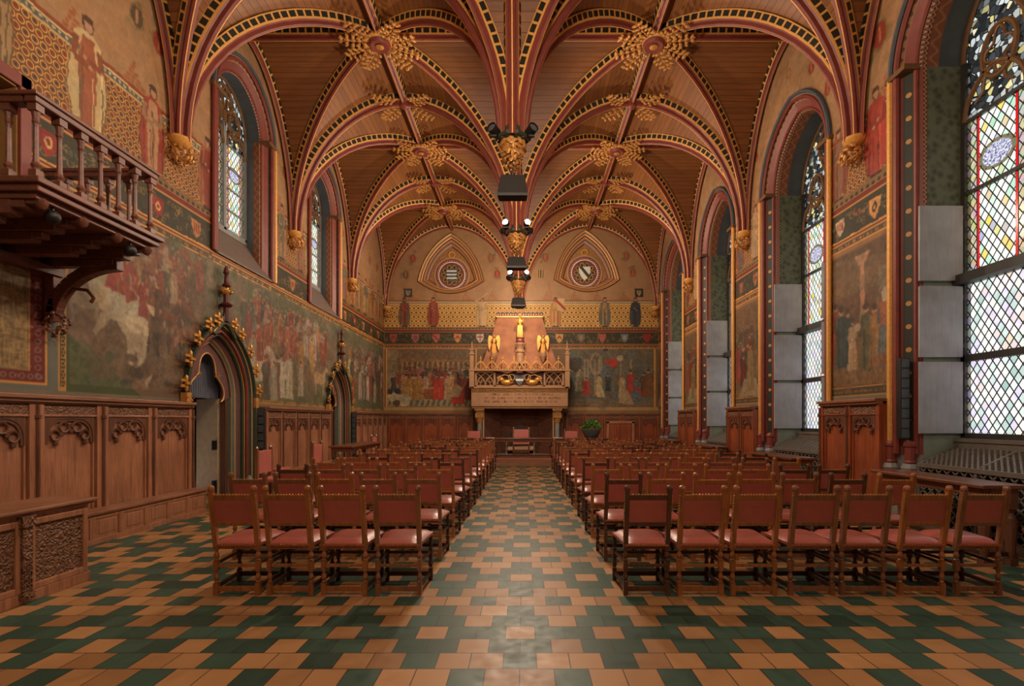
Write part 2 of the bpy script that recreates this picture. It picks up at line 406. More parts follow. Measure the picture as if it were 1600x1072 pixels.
M['glass'] = m_glass('leaded_diamond_glass', 'plain'); M['glass_b'] = m_glass('bordered_stained_glass', 'border'); M['glass_t'] = m_glass('tracery_stained_glass', 'tracery')
def m_painted(name, ax, s, c0, c1, c2):
    """wall whose paint is a colour attribute; alpha marks the stencilled diaper."""
    t = NT(name); at = t.n('ShaderNodeVertexColor'); at.layer_name = 'paint'
    sx = t.n('ShaderNodeSeparateXYZ'); t.l(t.obj(), sx.inputs[0])
    u = t.math('DIVIDE', sx.outputs[ax], s); v = t.math('DIVIDE', sx.outputs[2], s)
    sh = t.math('MULTIPLY', t.math('FLOORED_MODULO', t.math('FLOOR', v), 2.0), .5)
    us = t.math('ADD', u, sh)
    fu = t.math('SUBTRACT', t.math('FRACT', us), .5); fv = t.math('SUBTRACT', t.math('FRACT', v), .5)
    r = t.math('SQRT', t.math('ADD', t.math('MULTIPLY', fu, fu), t.math('MULTIPLY', fv, fv)))
    ring = t.math('MULTIPLY', t.math('GREATER_THAN', r, .33), t.math('LESS_THAN', r, .46))
    dot = t.math('LESS_THAN', r, .16)
    cb = t.n('ShaderNodeCombineXYZ'); t.l(t.math('FLOOR', us), cb.inputs[0]); t.l(t.math('FLOOR', v), cb.inputs[1])
    wn = t.n('ShaderNodeTexWhiteNoise'); t.l(cb.outputs[0], wn.inputs[0])
    dc = t.mix(t.math('GREATER_THAN', wn.outputs[0], .5), c4(c1), c4(c2))
    pat = t.mix(ring, c4(c0), at.outputs[0]); pat = t.mix(dot, pat, dc)
    nz = t.noise(t.obj(), 3, 6); sm = t.ramp(nz, [(.3, (.86,.85,.84,1)), (.7, (1.06,1.06,1.06,1))])
    col = t.mix(at.outputs[1], at.outputs[0], pat)
    t.base(t.mix(1.0, col, sm, 'MULTIPLY')); t.rough(.6); t.bump(t.noise(t.obj(), 25, 4), .08, .005)
    t.p.inputs['Specular IOR Level'].default_value = .35
    return t.mat
M['wall_y'] = m_painted('painted_side_wall', 1, .118, (.45,.30,.18), (.22,.22,.28), (.52,.16,.12))
M['wall_x'] = m_painted('painted_end_wall', 0, .19, (.60,.42,.20), (.42,.24,.13), (.50,.30,.15))

# ---------------------------------------------------------------- painter: colours laid on a metre grid
class Canvas:
    def __init__(s, u0, u1, v0, v1, res, base):
        s.u0, s.v0, s.r = u0, v0, res
        s.w = int((u1-u0)/res)+1; s.h = int((v1-v0)/res)+1
        s.a = np.zeros((s.h, s.w, 4), np.float32); s.a[..., :3] = base
    def _bb(s, ua, ub, va, vb):
        i0 = max(0, int((va-s.v0)/s.r)-1); i1 = min(s.h, int((vb-s.v0)/s.r)+2)
        j0 = max(0, int((ua-s.u0)/s.r)-1); j1 = min(s.w, int((ub-s.u0)/s.r)+2)
        if i1 <= i0 or j1 <= j0: return None
        V = s.v0 + np.arange(i0, i1)[:, None]*s.r; U = s.u0 + np.arange(j0, j1)[None, :]*s.r
        return i0, i1, j0, j1, U, V
    def _put(s, bb, mask, c, al=1.0, m=0.0):
        i0, i1, j0, j1 = bb[:4]; sub = s.a[i0:i1, j0:j1]; k = (mask*al)[..., None]
        sub[..., :3] = sub[..., :3]*(1-k) + np.array(c, np.float32)*k
        sub[..., 3] = np.where(mask > 0, m, sub[..., 3])
    def rect(s, ua, ub, va, vb, c, al=1.0, m=0.0):
        if ub < ua: ua, ub = ub, ua
        bb = s._bb(ua, ub, va, vb)
        if bb is None: return
        U, V = bb[4:]; s._put(bb, ((U >= ua) & (U < ub) & (V >= va) & (V < vb)).astype(np.float32), c, al, m)
    def ell(s, u, v, ru, rv, c, al=1.0, rot=0.0, ring=None):
        R = max(ru, rv); bb = s._bb(u-R, u+R, v-R, v+R)
        if bb is None: return
        U, V = bb[4:]; du = U-u; dv = V-v; ca, sa = math.cos(rot), math.sin(rot)
        x = (du*ca + dv*sa)/ru; y = (-du*sa + dv*ca)/rv; q = x*x + y*y
        mk = q < 1
        if ring: mk = mk & (q > ring*ring)
        s._put(bb, mk.astype(np.float32), c, al)
    def poly(s, pts, c, al=1.0):
        P = np.array(pts); bb = s._bb(P[:,0].min(), P[:,0].max(), P[:,1].min(), P[:,1].max())
        if bb is None: return
        U, V = bb[4:]; U = U + 0*V; V = V + 0*U; ins = np.zeros(U.shape, bool); n = len(P)
        for i in range(n):
            x1, y1 = P[i]; x2, y2 = P[(i+1) % n]
            if y1 == y2: continue
            cnd = ((y1 > V) != (y2 > V)) & (U < (x2-x1)*(V-y1)/(y2-y1) + x1); ins ^= cnd
        s._put(bb, ins.astype(np.float32), c, al)
    def line(s, pts, wd, c, al=1.0):
        for (x1, y1), (x2, y2) in zip(pts[:-1], pts[1:]):
            dx, dy = x2-x1, y2-y1; L = math.hypot(dx, dy)
            if L < 1e-6: continue
            nx, ny = -dy/L*wd/2, dx/L*wd/2
            s.poly([(x1+nx,y1+ny),(x2+nx,y2+ny),(x2-nx,y2-ny),(x1-nx,y1-ny)], c, al)
    def blot(s, ua, ub, va, vb, pal, n, r0, r1, al=.5):
        for _ in range(n):
            s.ell(random.uniform(ua, ub), random.uniform(va, vb), random.uniform(r0, r1), random.uniform(r0, r1)*.7, random.choice(pal), al*random.uniform(.4, 1), random.uniform(0, 3))
    def smudge(s, ua, ub, va, vb, amp=.03, k=1, grain=.10):
        i0 = max(0, int((va-s.v0)/s.r)); i1 = min(s.h, int((vb-s.v0)/s.r)); j0 = max(0, int((ua-s.u0)/s.r)); j1 = min(s.w, int((ub-s.u0)/s.r))
        sub = s.a[i0:i1, j0:j1].copy(); h, w_ = sub.shape[:2]
        def field(cell):
            gh, gw = int(h*s.r/cell)+3, int(w_*s.r/cell)+3; g = rng.normal(0, 1, (gh, gw))
            y = np.arange(h)[:, None]*s.r/cell; x = np.arange(w_)[None, :]*s.r/cell; y = y + 0*x; x = x + 0*y; yi = y.astype(int); xi = x.astype(int); fy = y-yi; fx = x-xi
            fy = fy*fy*(3-2*fy); fx = fx*fx*(3-2*fx)
            return g[yi, xi]*(1-fy)*(1-fx) + g[yi, xi+1]*(1-fy)*fx + g[yi+1, xi]*fy*(1-fx) + g[yi+1, xi+1]*fy*fx
        ys, xs = np.mgrid[0:h, 0:w_]
        ys = np.clip(ys + (field(.14)*amp + field(.05)*amp*.5)/s.r, 0, h-1).astype(int); xs = np.clip(xs + (field(.12)*amp + field(.05)*amp*.5)/s.r, 0, w_-1).astype(int)
        o = sub[ys, xs, :3]
        for _ in range(k):
            p = np.pad(o, ((1,1),(1,1),(0,0)), 'edge'); o = (p[:-2,1:-1] + p[2:,1:-1] + p[1:-1,:-2] + p[1:-1,2:] + 2*p[1:-1,1:-1])/6
        g = 1 + grain*(field(.035)*.6 + field(.09)*.5 + field(.4)*.3); tint = field(.25)*grain*.25
        o = o*g[..., None]; o[..., 0] *= 1+tint; o[..., 2] *= 1-tint
        s.a[i0:i1, j0:j1, :3] = np.clip(o, .02, .95)
    def sample(s, U, V):
        j = np.clip((U-s.u0)/s.r, 0, s.w-1.001); i = np.clip((V-s.v0)/s.r, 0, s.h-1.001)
        j0 = j.astype(int); i0 = i.astype(int); fj = (j-j0)[..., None]; fi = (i-i0)[..., None]
        A = s.a; return (A[i0, j0]*(1-fi)*(1-fj) + A[i0, j0+1]*(1-fi)*fj + A[i0+1, j0]*fi*(1-fj) + A[i0+1, j0+1]*fi*fj)

def jit(c, k=.06): return tuple(min(1, max(0, x*(1+random.uniform(-k, k)*2))) for x in c)
SKIN = (.66,.50,.38)
def person(cv, u, v, h, robe, al=.9, hair=(.28,.20,.15), kind='robe', wd=.32):
    w_ = h*wd; f = random.uniform(-.04, .04)*h
    if kind == 'robe':
        cv.poly([(u-w_*.55, v), (u+w_*.55, v), (u+w_*.42, v+h*.5), (u+w_*.36+f, v+h*.82), (u-w_*.36+f, v+h*.82), (u-w_*.42, v+h*.5)], robe, al)
        dk = tuple(x*.72 for x in robe); lt = tuple(min(1, x*1.2) for x in robe)
        for k in range(3):
            x = u + w_*random.uniform(-.35, .35); cv.line([(x, v+.02), (x+f*.5, v+h*.6)], h*.03, random.choice([dk, lt]), al*.8)
    else:
        for sx in (-1, 1): cv.poly([(u+sx*w_*.30-w_*.1, v), (u+sx*w_*.30+w_*.1, v), (u+sx*w_*.18+w_*.12, v+h*.48), (u+sx*w_*.18-w_*.12, v+h*.48)], tuple(x*.6 for x in robe), al)
        cv.poly([(u-w_*.42, v+h*.36), (u+w_*.42, v+h*.36), (u+w_*.36, v+h*.82), (u-w_*.36, v+h*.82)], robe, al)
    for sx in (-1, 1):
        cv.line([(u+sx*w_*.34, v+h*.78), (u+sx*w_*.48, v+h*.6), (u+sx*w_*random.uniform(-.1, .5), v+h*.5)], h*.06, tuple(x*.85 for x in robe), al)
    cv.ell(u+f, v+h*.90, h*.055, h*.07, SKIN, al); cv.ell(u+f, v+h*.935, h*.06, h*.05, hair, al)
def horse(cv, u, v, L, c, al=.9, face=1):
    dk = tuple(x*.75 for x in c)
    for k, x in enumerate((-.36, -.28, .26, .36)):
        cv.poly([(u+x*L-.03*L, v), (u+x*L+.03*L, v), (u+x*L+.06*L, v+L*.5), (u+x*L-.06*L, v+L*.5)], dk if k % 2 else c, al)
    cv.ell(u, v+L*.55, L*.46, L*.20, c, al); cv.ell(u-face*.28*L, v+L*.58, L*.22, L*.22, c, al)
    cv.poly([(u+face*.28*L, v+L*.45), (u+face*.42*L, v+L*.6), (u+face*.60*L, v+L*.95), (u+face*.45*L, v+L*1.0), (u+face*.2*L, v+L*.7)], c, al)
    cv.ell(u+face*.62*L, v+L*.88, L*.14, L*.065, c, al, -face*.7)
    cv.line([(u-face*.45*L, v+L*.6), (u-face*.55*L, v+L*.2)], L*.06, dk, al)
REDS = [(.46,.20,.15), (.50,.24,.18), (.42,.17,.13), (.52,.30,.24)]
PALES = [(.60,.56,.46), (.54,.50,.42), (.64,.60,.52), (.50,.47,.40)]
DARKS = [(.22,.22,.19), (.28,.24,.19), (.19,.21,.20), (.30,.22,.18)]
GREENS = [(.26,.30,.20), (.30,.32,.22), (.34,.34,.26)]
GOLDS = [(.60,.44,.24), (.54,.38,.20), (.66,.50,.30)]
BLUES = [(.28,.34,.36), (.34,.38,.38)]
BROWN = [(.38,.30,.22), (.33,.26,.20), (.42,.33,.25)]
LINEG = (.78,.56,.28)
def shield(cv, u, v, r, field, charge, kind=0):
    cv.poly([(u-r, v+r*1.1), (u+r, v+r*1.1), (u+r*.92, v), (u+r*.5, v-r*.8), (u, v-r*1.25), (u-r*.5, v-r*.8), (u-r*.92, v)], field)
    if kind == 0: cv.rect(u-r*.14, u+r*.14, v-r*.9, v+r*1.0, charge); cv.rect(u-r*.75, u+r*.75, v+r*.15, v+r*.42, charge)
    elif kind == 1:
        for k in (-.45, 0, .45): cv.rect(u+k*r-r*.12, u+k*r+r*.12, v-r*.45, v+r*.75, charge)
    elif kind == 2: cv.ell(u, v+r*.1, r*.42, r*.55, charge); cv.ell(u, v+r*.1, r*.2, r*.3, field)
    elif kind == 3: cv.poly([(u-r*.7, v-r*.1), (u, v+r*.8), (u+r*.7, v-r*.1), (u+r*.4, v-r*.25), (u, v+r*.3), (u-r*.4, v-r*.25)], charge)
    elif kind == 4: cv.line([(u-r*.8, v+r*.9), (u+r*.6, v-r*.6)], r*.35, charge)
    else:
        for k in range(9): cv.ell(u+random.uniform(-.5,.5)*r, v+random.uniform(-.5,.8)*r, r*.13, r*.13, charge)
def scrolls(cv, ua, ub, va, vb, c, n):
    for _ in range(n):
        u = random.uniform(ua, ub); v = random.uniform(va+.05, vb-.05); r = random.uniform(.04, .08); a = random.uniform(0, 6)
        P = [(u + r*(1-k/14)*math.cos(a+k*.55), min(vb-.02, max(va+.02, v + r*(1-k/14)*math.sin(a+k*.55)))) for k in range(11)]
        cv.line(P, .018, c, .85)
def glyphs(cv, ua, ub, v, h, c, al=.9):
    """a line of small blackletter strokes (the words cannot be read in the photograph)."""
    u = ua
    while u < ub:
        for k in range(random.randint(2, 7)):
            if u > ub: break
            cv.rect(u, u+h*.16, v, v+h*random.choice([.7, .7, 1.0]), c, al)
            if random.random() < .5: cv.rect(u, u+h*.42, v+h*random.choice([0, .3, .6]), v+h*random.choice([.12, .42, .72]), c, al)
            u += h*.55
        u += h*.5
def bands(cv, ua, ub, text_from=None):
    """everything above the murals: inscription, shield frieze, cornice, diaper, beads, battlement line"""
    cv.rect(ua, ub, 4.78, 4.96, (.34,.25,.16)); cv.rect(ua, ub, 4.78, 4.81, LINEG); cv.rect(ua, ub, 4.90, 4.925, LINEG); cv.rect(ua, ub, 4.96, 4.985, LINEG)
    cv.rect(ua, ub, 4.925, 4.96, (.40,.14,.10))
    glyphs(cv, ua, ub, 4.825, .06, (.72,.58,.38))
    cv.rect(ua, ub, 4.985, 5.50, (.22,.20,.14)); scrolls(cv, ua, ub, 5.0, 5.48, (.50,.40,.22), int((ub-ua)*16)); cv.blot(ua, ub, 5.02, 5.45, [(.55,.22,.15), (.62,.48,.26), (.34,.36,.22)], int((ub-ua)*6), .02, .045, .8)
    cv.rect(ua, ub, 5.50, 5.525, LINEG); cv.rect(ua, ub, 5.525, 5.61, (.44,.16,.11)); cv.rect(ua, ub, 5.61, 5.63, (.66,.46,.24))
    cv.rect(ua, ub, 5.63, 5.73, (.50,.37,.22))
    u = ua
    while u < ub: cv.rect(u, u+.07, 5.64, 5.70, (.18,.19,.14)); u += .14
    cv.rect(ua, ub, 5.73, 6.72, (.74,.54,.28), 1, 1.0)
    cv.rect(ua, ub, 6.72, 6.75, (.78,.66,.44)); cv.rect(ua, ub, 6.75, 6.82, (.34,.34,.32)); cv.rect(ua, ub, 6.82, 6.85, (.78,.66,.44)); cv.rect(ua, ub, 6.85, 6.90, (.52,.27,.17))
    u = ua
    while u < ub: cv.ell(u, 6.785, .022, .022, (.72,.66,.52)); u += .09
    u = ua + .3
    while u < ub - .4:
        for k in range(5):
            wd_ = .40 - .07*k; 
            for q in range(int(wd_/.1)): 
                x = u - wd_/2 + q*.11; cv.rect(x, x+.08, 6.93+k*.075, 6.93+k*.075+.05, (.58,.33,.20), .8)
        u += random.uniform(.9, 1.4)
def plainwall(cv, ua, ub):
    cv.blot(ua, ub, 6.9, 10.4, [(.56,.42,.29), (.66,.51,.36), (.60,.45,.30)], int((ub-ua)*18), .1, .5, .3)
def crest(cv, u, v, r, c=None):
    cv.blot(u-r, u+r, v-r*1.2, v+r*1.5, [(.38,.36,.24), (.44,.38,.27)], 9, r*.25, r*.5, .6)
    c = c or (.55,.22,.16); cv.ell(u, v, r*.75, r, (.50,.40,.26)); cv.ell(u, v, r*.6, r*.82, c); cv.line([(u, v-r*.6), (u, v+r*.6)], r*.2, (.70,.50,.34), .8)
def lp(x, y): Y = 6.15*785/(819-x); return Y, 1.65+(656-y)*Y/785
def rp(x, y): Y = 5.9*785/(x-819); return Y, 1.65+(656-y)*Y/785
def bp(x, y): return (x-819)*22.1/785, 1.65+(656-y)*22.1/785

TAN = (.62,.47,.33)
# left wall
LC = Canvas(Y0, 22.1, 0, 10.5, .015, TAN); plainwall(LC, Y0, 22.1); bands(LC, Y0, 22.1)
LC.rect(Y0, 22.1, 0, 2.13, (.45,.40,.33))
for ui in np.arange(1.4, 22, .98):
    k = int(ui*3) % 6; c = [(.52,.15,.12), (.72,.50,.30), (.50,.17,.14), (.66,.46,.28), (.46,.16,.12), (.70,.56,.38)][k]
    shield(LC, ui + .18, 5.22, .14, c, [(.74,.60,.36), (.16,.14,.12), (.70,.55,.40), (.45,.15,.12), (.74,.6,.36), (.5,.15,.12)][k], [2, 4, 5, 1, 0, 3][k])
LC.rect(6.62, 22.1, 2.13, 4.78, (.36,.33,.26))
LC.rect(6.62, 22.1, 2.04, 2.13, (.66,.49,.27)); 
for u in np.arange(6.7, 22.1, .075): LC.ell(u, 2.085, .022, .022, (.30,.24,.15))
LC.rect(6.62, 6.78, 2.04, 3.75, (.70,.52,.28)); LC.rect(6.66, 6.74, 2.1, 3.7, (.30,.24,.15)); 
for v in np.arange(2.1, 3.7, .1): LC.ell(6.70, v, .035, .04, (.72,.54,.30), ring=.6)
LC.rect(6.52, 6.62, 2.04, 4.78, (.42,.42,.38))
# the hunt: hill, road, riders
cvx = LC; L = lp
cvx.rect(6.78, 22.1, 2.13, 4.78, (.40,.34,.27)); cvx.blot(6.9, 22, 2.2, 4.7, BROWN + GREENS + DARKS, 500, .08, .35, .5)
cvx.poly([L(104,470), L(170,500), L(290,600), L(290,623), L(104,612)], (.42,.34,.27)); cvx.poly([L(104,520), L(160,570), L(220,618), L(104,612)], (.28,.31,.19))
cvx.blot(6.9, 7.9, 2.2, 2.7, GREENS, 60, .04, .14, .6); cvx.blot(7.2, 9.2, 2.3, 3.1, BROWN, 80, .05, .2, .5)
for _ in range(40):
    y = random.uniform(6.9, 9); z = random.uniform(2.3, 3.1); cvx.line([(y, z), (y+.5, z-.12)], .015, (.34,.28,.22), .5)
cvx.blot(8.6, 15.3, 4.05, 4.76, GREENS + [(.30,.28,.21)], 260, .08, .22, .6)
cvx.blot(15.5, 22, 4.2, 4.76, GREENS, 120, .08, .2, .6)
cvx.poly([L(215,372), L(240,365), L(300,440), L(250,430)], (.46,.24,.19)); cvx.blot(7.9, 9.3, 3.7, 4.7, REDS + BROWN, 150, .04, .14, .55)
cvx.rect(*[L(290,0)[0], 22.1], 2.13, 2.62, (.29,.33,.24)); cvx.blot(11.3, 22, 2.15, 2.7, GREENS + BROWN, 220, .06, .25, .5)
def crowd(cv, ua, ub, va, vb, n, h0, h1, pal, al=.7):
    for k in range(n):
        t = k/n; v = vb - (vb-va)*t; h = random.uniform(h0, h1)
        person(cv, random.uniform(ua, ub), v + random.uniform(-.05, .05), h, jit(random.choice(pal)), al, random.choice(DARKS))
crowd(cvx, 7.6, 9.1, 3.5, 4.0, 26, .5, .75, REDS + PALES + DARKS + GOLDS, .6)
horse(cvx, *[8.45, 2.75], .95, (.25,.21,.17), .85, 1); horse(cvx, 8.75, 2.9, .8, (.40,.24,.17), .7, 1)
# white horse seen from behind with red rider, pale horse with cloaked rider
horse(cvx, 7.05, 3.0, .62, (.50,.44,.35), .8, -1)
W_ = (.66,.60,.48); wx, wz = L(205, 500)
cvx.ell(wx-.28, wz+.18, .34, .26, W_, 1, .2); cvx.ell(wx+.05, wz+.05, .34, .38, W_); cvx.ell(wx+.18, wz-.05, .27, .32, (.72,.66,.54)); 
cvx.poly([(wx-.12, wz-.2), (wx+.38, wz-.2), (wx+.22, wz-.75), (wx+.14, wz-.72), (wx+.1, wz-.45), (wx+.02, wz-.72), (wx-.06, wz-.7)], (.60,.54,.43))
cvx.poly([(wx-.55, wz+.0), (wx-.3, wz+.3), (wx-.42, wz-.1), (wx-.66, wz-.35), (wx-.72, wz-.3)], (.58,.52,.42)); cvx.ell(wx+.38, wz+.25, .14, .08, W_, 1, -.3)
for q in (.04, .16): cvx.ell(wx+q, wz-.82, .09, .10, (.24,.20,.17))
rx, rz = L(185, 440)
cvx.poly([L(150,402), L(168,398), L(180,430), L(160,475), L(140,470), L(135,420)], (.58,.52,.40)); cvx.blot(7.1, 7.5, 3.5, 4.0, PALES, 14, .04, .1, .6)
cvx.poly([(rx-.25, rz-.15), (rx+.30, rz-.2), (rx+.25, rz+.25), (rx+.1, rz+.42), (rx-.12, rz+.4)], (.52,.20,.15)); cvx.ell(rx+.05, rz+.48, .08, .09, SKIN); cvx.ell(rx+.02, rz+.56, .12, .07, (.26,.30,.24))
sx_, sz_ = L(196, 437); shield(cvx, sx_, sz_, .10, (.70,.64,.56), (.15,.14,.14), 5)
for (x, y) in ((228, 456), (243, 460)): sx_, sz_ = L(x, y); shield(cvx, sx_, sz_, .10, (.52,.18,.14), (.72,.66,.58), 4)
cvx.poly([L(190,430), L(205,408), L(216,432), L(214,470), L(196,474)], (.50,.22,.17)); cvx.ell(*L(205,400), .07, .09, (.58,.50,.40))
for (x, y, hh, c) in ((236,478,.55,(.36,.24,.18)),(250,470,.6,(.52,.24,.18)),(262,462,.6,(.30,.28,.22)),(272,474,.6,(.56,.48,.38)),(283,480,.62,(.42,.26,.20)),(296,470,.7,(.36,.30,.24)),(312,458,.75,(.50,.26,.20)),(328,452,.75,(.42,.36,.28)),(240,430,.5,(.46,.30,.22)),(258,425,.5,(.56,.46,.36)),(278,432,.5,(.40,.30,.24))): person(cvx, *L(x,y), hh, c, .8)
horse(cvx, *L(262,560), .85, (.26,.22,.18), .9, 1); horse(cvx, *L(285,560), .7, (.46,.30,.22), .8, 1); horse(cvx, *L(248,540), .55, (.36,.29,.24), .8, -1)
for (x, y) in ((205,560),(226,575),(240,590),(262,600)): cvx.ell(*L(x,y), .12, .05, (.30,.25,.20), .9); cvx.line([L(x,y), L(x+6,y+14)], .02, (.30,.25,.20))
person(cvx, 8.1, 3.3, .62, (.48,.19,.15)); person(cvx, 8.45, 3.35, .6, (.30,.22,.18))
cvx.poly([L(225,598), L(238,583), L(234,600), L(228,606)], (.62,.56,.46)); cvx.ell(*L(196, 598), .12, .05, DARKS[0], .8)
# second field: procession, between the two portals
crowd(cvx, 11.0, 15.6, 3.3, 3.9, 90, .65, .9, REDS + REDS + DARKS + PALES + BROWN, .6)
for (x, y, c, hh) in ((405,560,REDS[1],1.35),(418,545,(.50,.25,.18),1.3),(395,555,PALES[1],1.0),(448,540,REDS[3],1.1),(470,560,GOLDS[1],1.1),(488,552,GOLDS[0],1.0),(380,560,PALES[3],.9)):
    u, v = L(x, y+30); person(cvx, u, v, hh, c, .85)
for (x, y, c, Ls) in ((400,625,PALES[0],1.2),(440,620,PALES[2],1.2),(500,618,(.62,.50,.34),.9),(352,600,PALES[3],.9),(475,612,BROWN[0],.9)):
    u, v = L(x, y); horse(cvx, u, v, Ls, c, .8, random.choice((-1, 1)))
for (x, y, c, hh) in ((440,622,PALES[2],1.15),(452,624,PALES[0],1.2),(432,624,(.36,.27,.22),1.1),(470,620,PALES[1],1.0),(415,625,DARKS[1],1.1),(428,626,PALES[3],1.0)):
    u, v = L(x, y); person(cvx, u, v, hh, c, .9)
for k in range(14): u = random.uniform(11.3, 15.2); cvx.line([(u, 3.0), (u+.1, random.uniform(4.0, 4.5))], .02, random.choice(DARKS+GOLDS), .7)
crowd(cvx, 17.6, 22, 2.9, 3.6, 70, .7, 1.0, REDS + PALES + DARKS + GOLDS, .65)
crowd(cvx, 17.7, 21.9, 2.3, 2.8, 26, .9, 1.15, REDS + PALES + DARKS + BROWN, .8)
cvx.rect(21.98, 22.1, 2.13, 4.9, LINEG)
# red-bordered textile panel under the balcony
LC.rect(Y0, 6.52, 2.04, 4.78, (.40,.40,.36)); LC.rect(Y0, 6.47, 2.12, 4.05, (.42,.14,.12)); LC.rect(Y0, 6.24, 2.26, 3.92, (.52,.42,.27))
for v in np.arange(2.2, 4.0, .11): LC.ell(6.355, v, .05, .04, (.50,.44,.40), .8, ring=.55)
for u in np.arange(-1, 6.4, .11): LC.ell(u, 2.19, .045, .035, (.50,.44,.40), .8, ring=.5); LC.ell(u, 3.985, .045, .035, (.50,.44,.40), .8, ring=.5)
LC.rect(6.44, 6.47, 2.12, 4.05, LINEG); LC.rect(6.24, 6.26, 2.26, 3.92, LINEG); LC.rect(Y0, 6.47, 2.10, 2.12, LINEG)
for _ in range(2600):
    u = random.uniform(4.5, 6.22); v = random.uniform(2.27, 3.9); k = random.random()
    c = (.66,.54,.36) if k < .5 else (.36,.29,.19)
    if random.random() < .5: LC.rect(u, u+random.uniform(.04, .12), v, v+.016, c, .5)
    else: LC.rect(u, u+.016, v, v+random.uniform(.04, .12), c, .5)
# standing painted figures, crests on the plain zone
def saint(cv, u, v, h, robe, cloak, banner=None):
    O = tuple(q*.5 for q in cloak); dk = tuple(q*.66 for q in cloak)
    cv.ell(u, v+.02, h*.2, .03, (.36,.25,.16), .6)
    out = [(-.15, .04), (-.05, .10), (.06, .03), (.15, .08), (.19, .34), (.17, .58), (.135, .80), (.05, .86), (-.05, .86), (-.135, .80), (-.18, .56), (-.20, .30)]
    cv.poly([(u+a*h*1.08, v+b*h-.012) for a, b in out], O, .8); cv.poly([(u+a*h, v+b*h) for a, b in out], cloak)
    cv.poly([(u-h*.075, v+h*.04), (u+h*.065, v+h*.0), (u+h*.09, v+h*.5), (u+h*.06, v+h*.82), (u-h*.06, v+h*.82), (u-h*.10, v+h*.5)], robe)
    for sx in (-1, 1): cv.ell(u+sx*h*.05, v+.02, h*.05, h*.02, (.22,.16,.12))
    for k in range(7): x = u + random.uniform(-.15, .15)*h; cv.line([(x, v+.06), (x+random.uniform(-.03, .03), v+h*random.uniform(.45, .72))], h*.012, random.choice([dk, O, tuple(min(1, q*1.2) for q in cloak)]), .8)
    ar = tuple(q*.85 for q in robe)
    cv.line([(u-h*.12, v+h*.76), (u-h*.14, v+h*.58), (u+h*.02, v+h*.55)], h*.055, ar); cv.line([(u+h*.12, v+h*.76), (u+h*.14, v+h*.60), (u-h*.02, v+h*.62)], h*.055, ar)
    cv.ell(u+h*.03, v+h*.56, h*.022, h*.02, SKIN); cv.ell(u-h*.03, v+h*.62, h*.022, h*.02, SKIN)
    cv.ell(u, v+h*.925, h*.060, h*.075, (.30,.20,.14)); cv.ell(u, v+h*.915, h*.042, h*.058, SKIN); cv.ell(u, v+h*.97, h*.058, h*.032, (.32,.22,.16))
    if banner: cv.rect(u-h*.02, u+h*.26, v+h*1.0, v+h*1.3, banner); shield(cv, u+h*.12, v+h*1.14, h*.08, (.62,.52,.40), (.2,.18,.16), 5); cv.line([(u+h*.02, v), (u-h*.02, v+h*1.32)], .025, (.30,.22,.15))
saint(LC, 7.08, 5.72, 1.6, (.58,.33,.22), (.72,.62,.44)); saint(LC, 5.75, 5.72, 1.5, (.45,.4,.3), (.60,.48,.33)); saint(LC, 8.32, 5.72, 1.45, (.66,.50,.36), (.56,.24,.17)); saint(LC, 9.75, 5.72, 1.4, (.50,.22,.16), (.60,.36,.24))
for (u, c1, c2) in ((12.75,(.40,.36,.28),(.60,.44,.30)),(13.8,(.55,.3,.2),(.5,.4,.3)),(14.4,(.6,.4,.26),(.62,.5,.36)),(17.2,(.4,.4,.34),(.56,.30,.2)),(18.0,(.56,.26,.18),(.62,.48,.32)),(18.7,(.6,.5,.36),(.44,.32,.22)),(19.5,(.4,.4,.34),(.66,.5,.3)),(20.4,(.5,.28,.2),(.6,.46,.3)),(21.2,(.6,.5,.36),(.5,.26,.18)),(3.2,(.5,.3,.2),(.6,.5,.4))):
    saint(LC, u, 5.72, 1.4, c1, c2)
for (x, y, r) in ((213,25,.2),(247,68,.2),(490,330,.12),(510,200,.1)): 
    u, v = lp(x, y); crest(LC, u, v, r, (.34,.28,.22) if x == 213 else None)
for u in (12.9, 13.7, 17.0, 18.4, 20.0, 21.0): crest(LC, u, 8.0, .16)
# right wall
RC = Canvas(Y0, 22.1, 0, 10.5, .015, TAN); plainwall(RC, Y0, 22.1); bands(RC, Y0, 22.1)
RC.rect(Y0, 22.1, 0, 2.1, (.45,.40,.33)); RC.rect(Y0, 22.1, 2.1, 4.78, (.46,.33,.22))
R = rp
def pier(c0):
    a, b = c0-.84, c0+.84
    RC.rect(a-.1, a-.0, 0, 5.7, (.74,.50,.24)); RC.rect(a, b, 2.1, 2.22, (.30,.25,.18)); glyphs(RC, a+.05, b-.05, 2.135, .05, (.62,.50,.34)); RC.rect(a, b, 2.22, 2.24, LINEG); RC.rect(a, b, 2.08, 2.10, LINEG)
    RC.rect(a-.04, b+.06, 4.70, 4.78, (.60,.42,.24), .8); RC.rect(b, b+.06, 2.1, 5.7, (.64,.42,.24)); RC.rect(b+.06, b+.14, 0, 6.2, (.46,.16,.12))
    RC.rect(a, b, 2.24, 4.70, (.43,.33,.23)); RC.blot(a+.1, b-.1, 2.3, 4.6, BROWN + [(.46,.34,.22)], 70, .06, .3, .4)
for c0 in (8.84, 13.26, 17.68, 21.6, 4.42, 0): pier(c0)
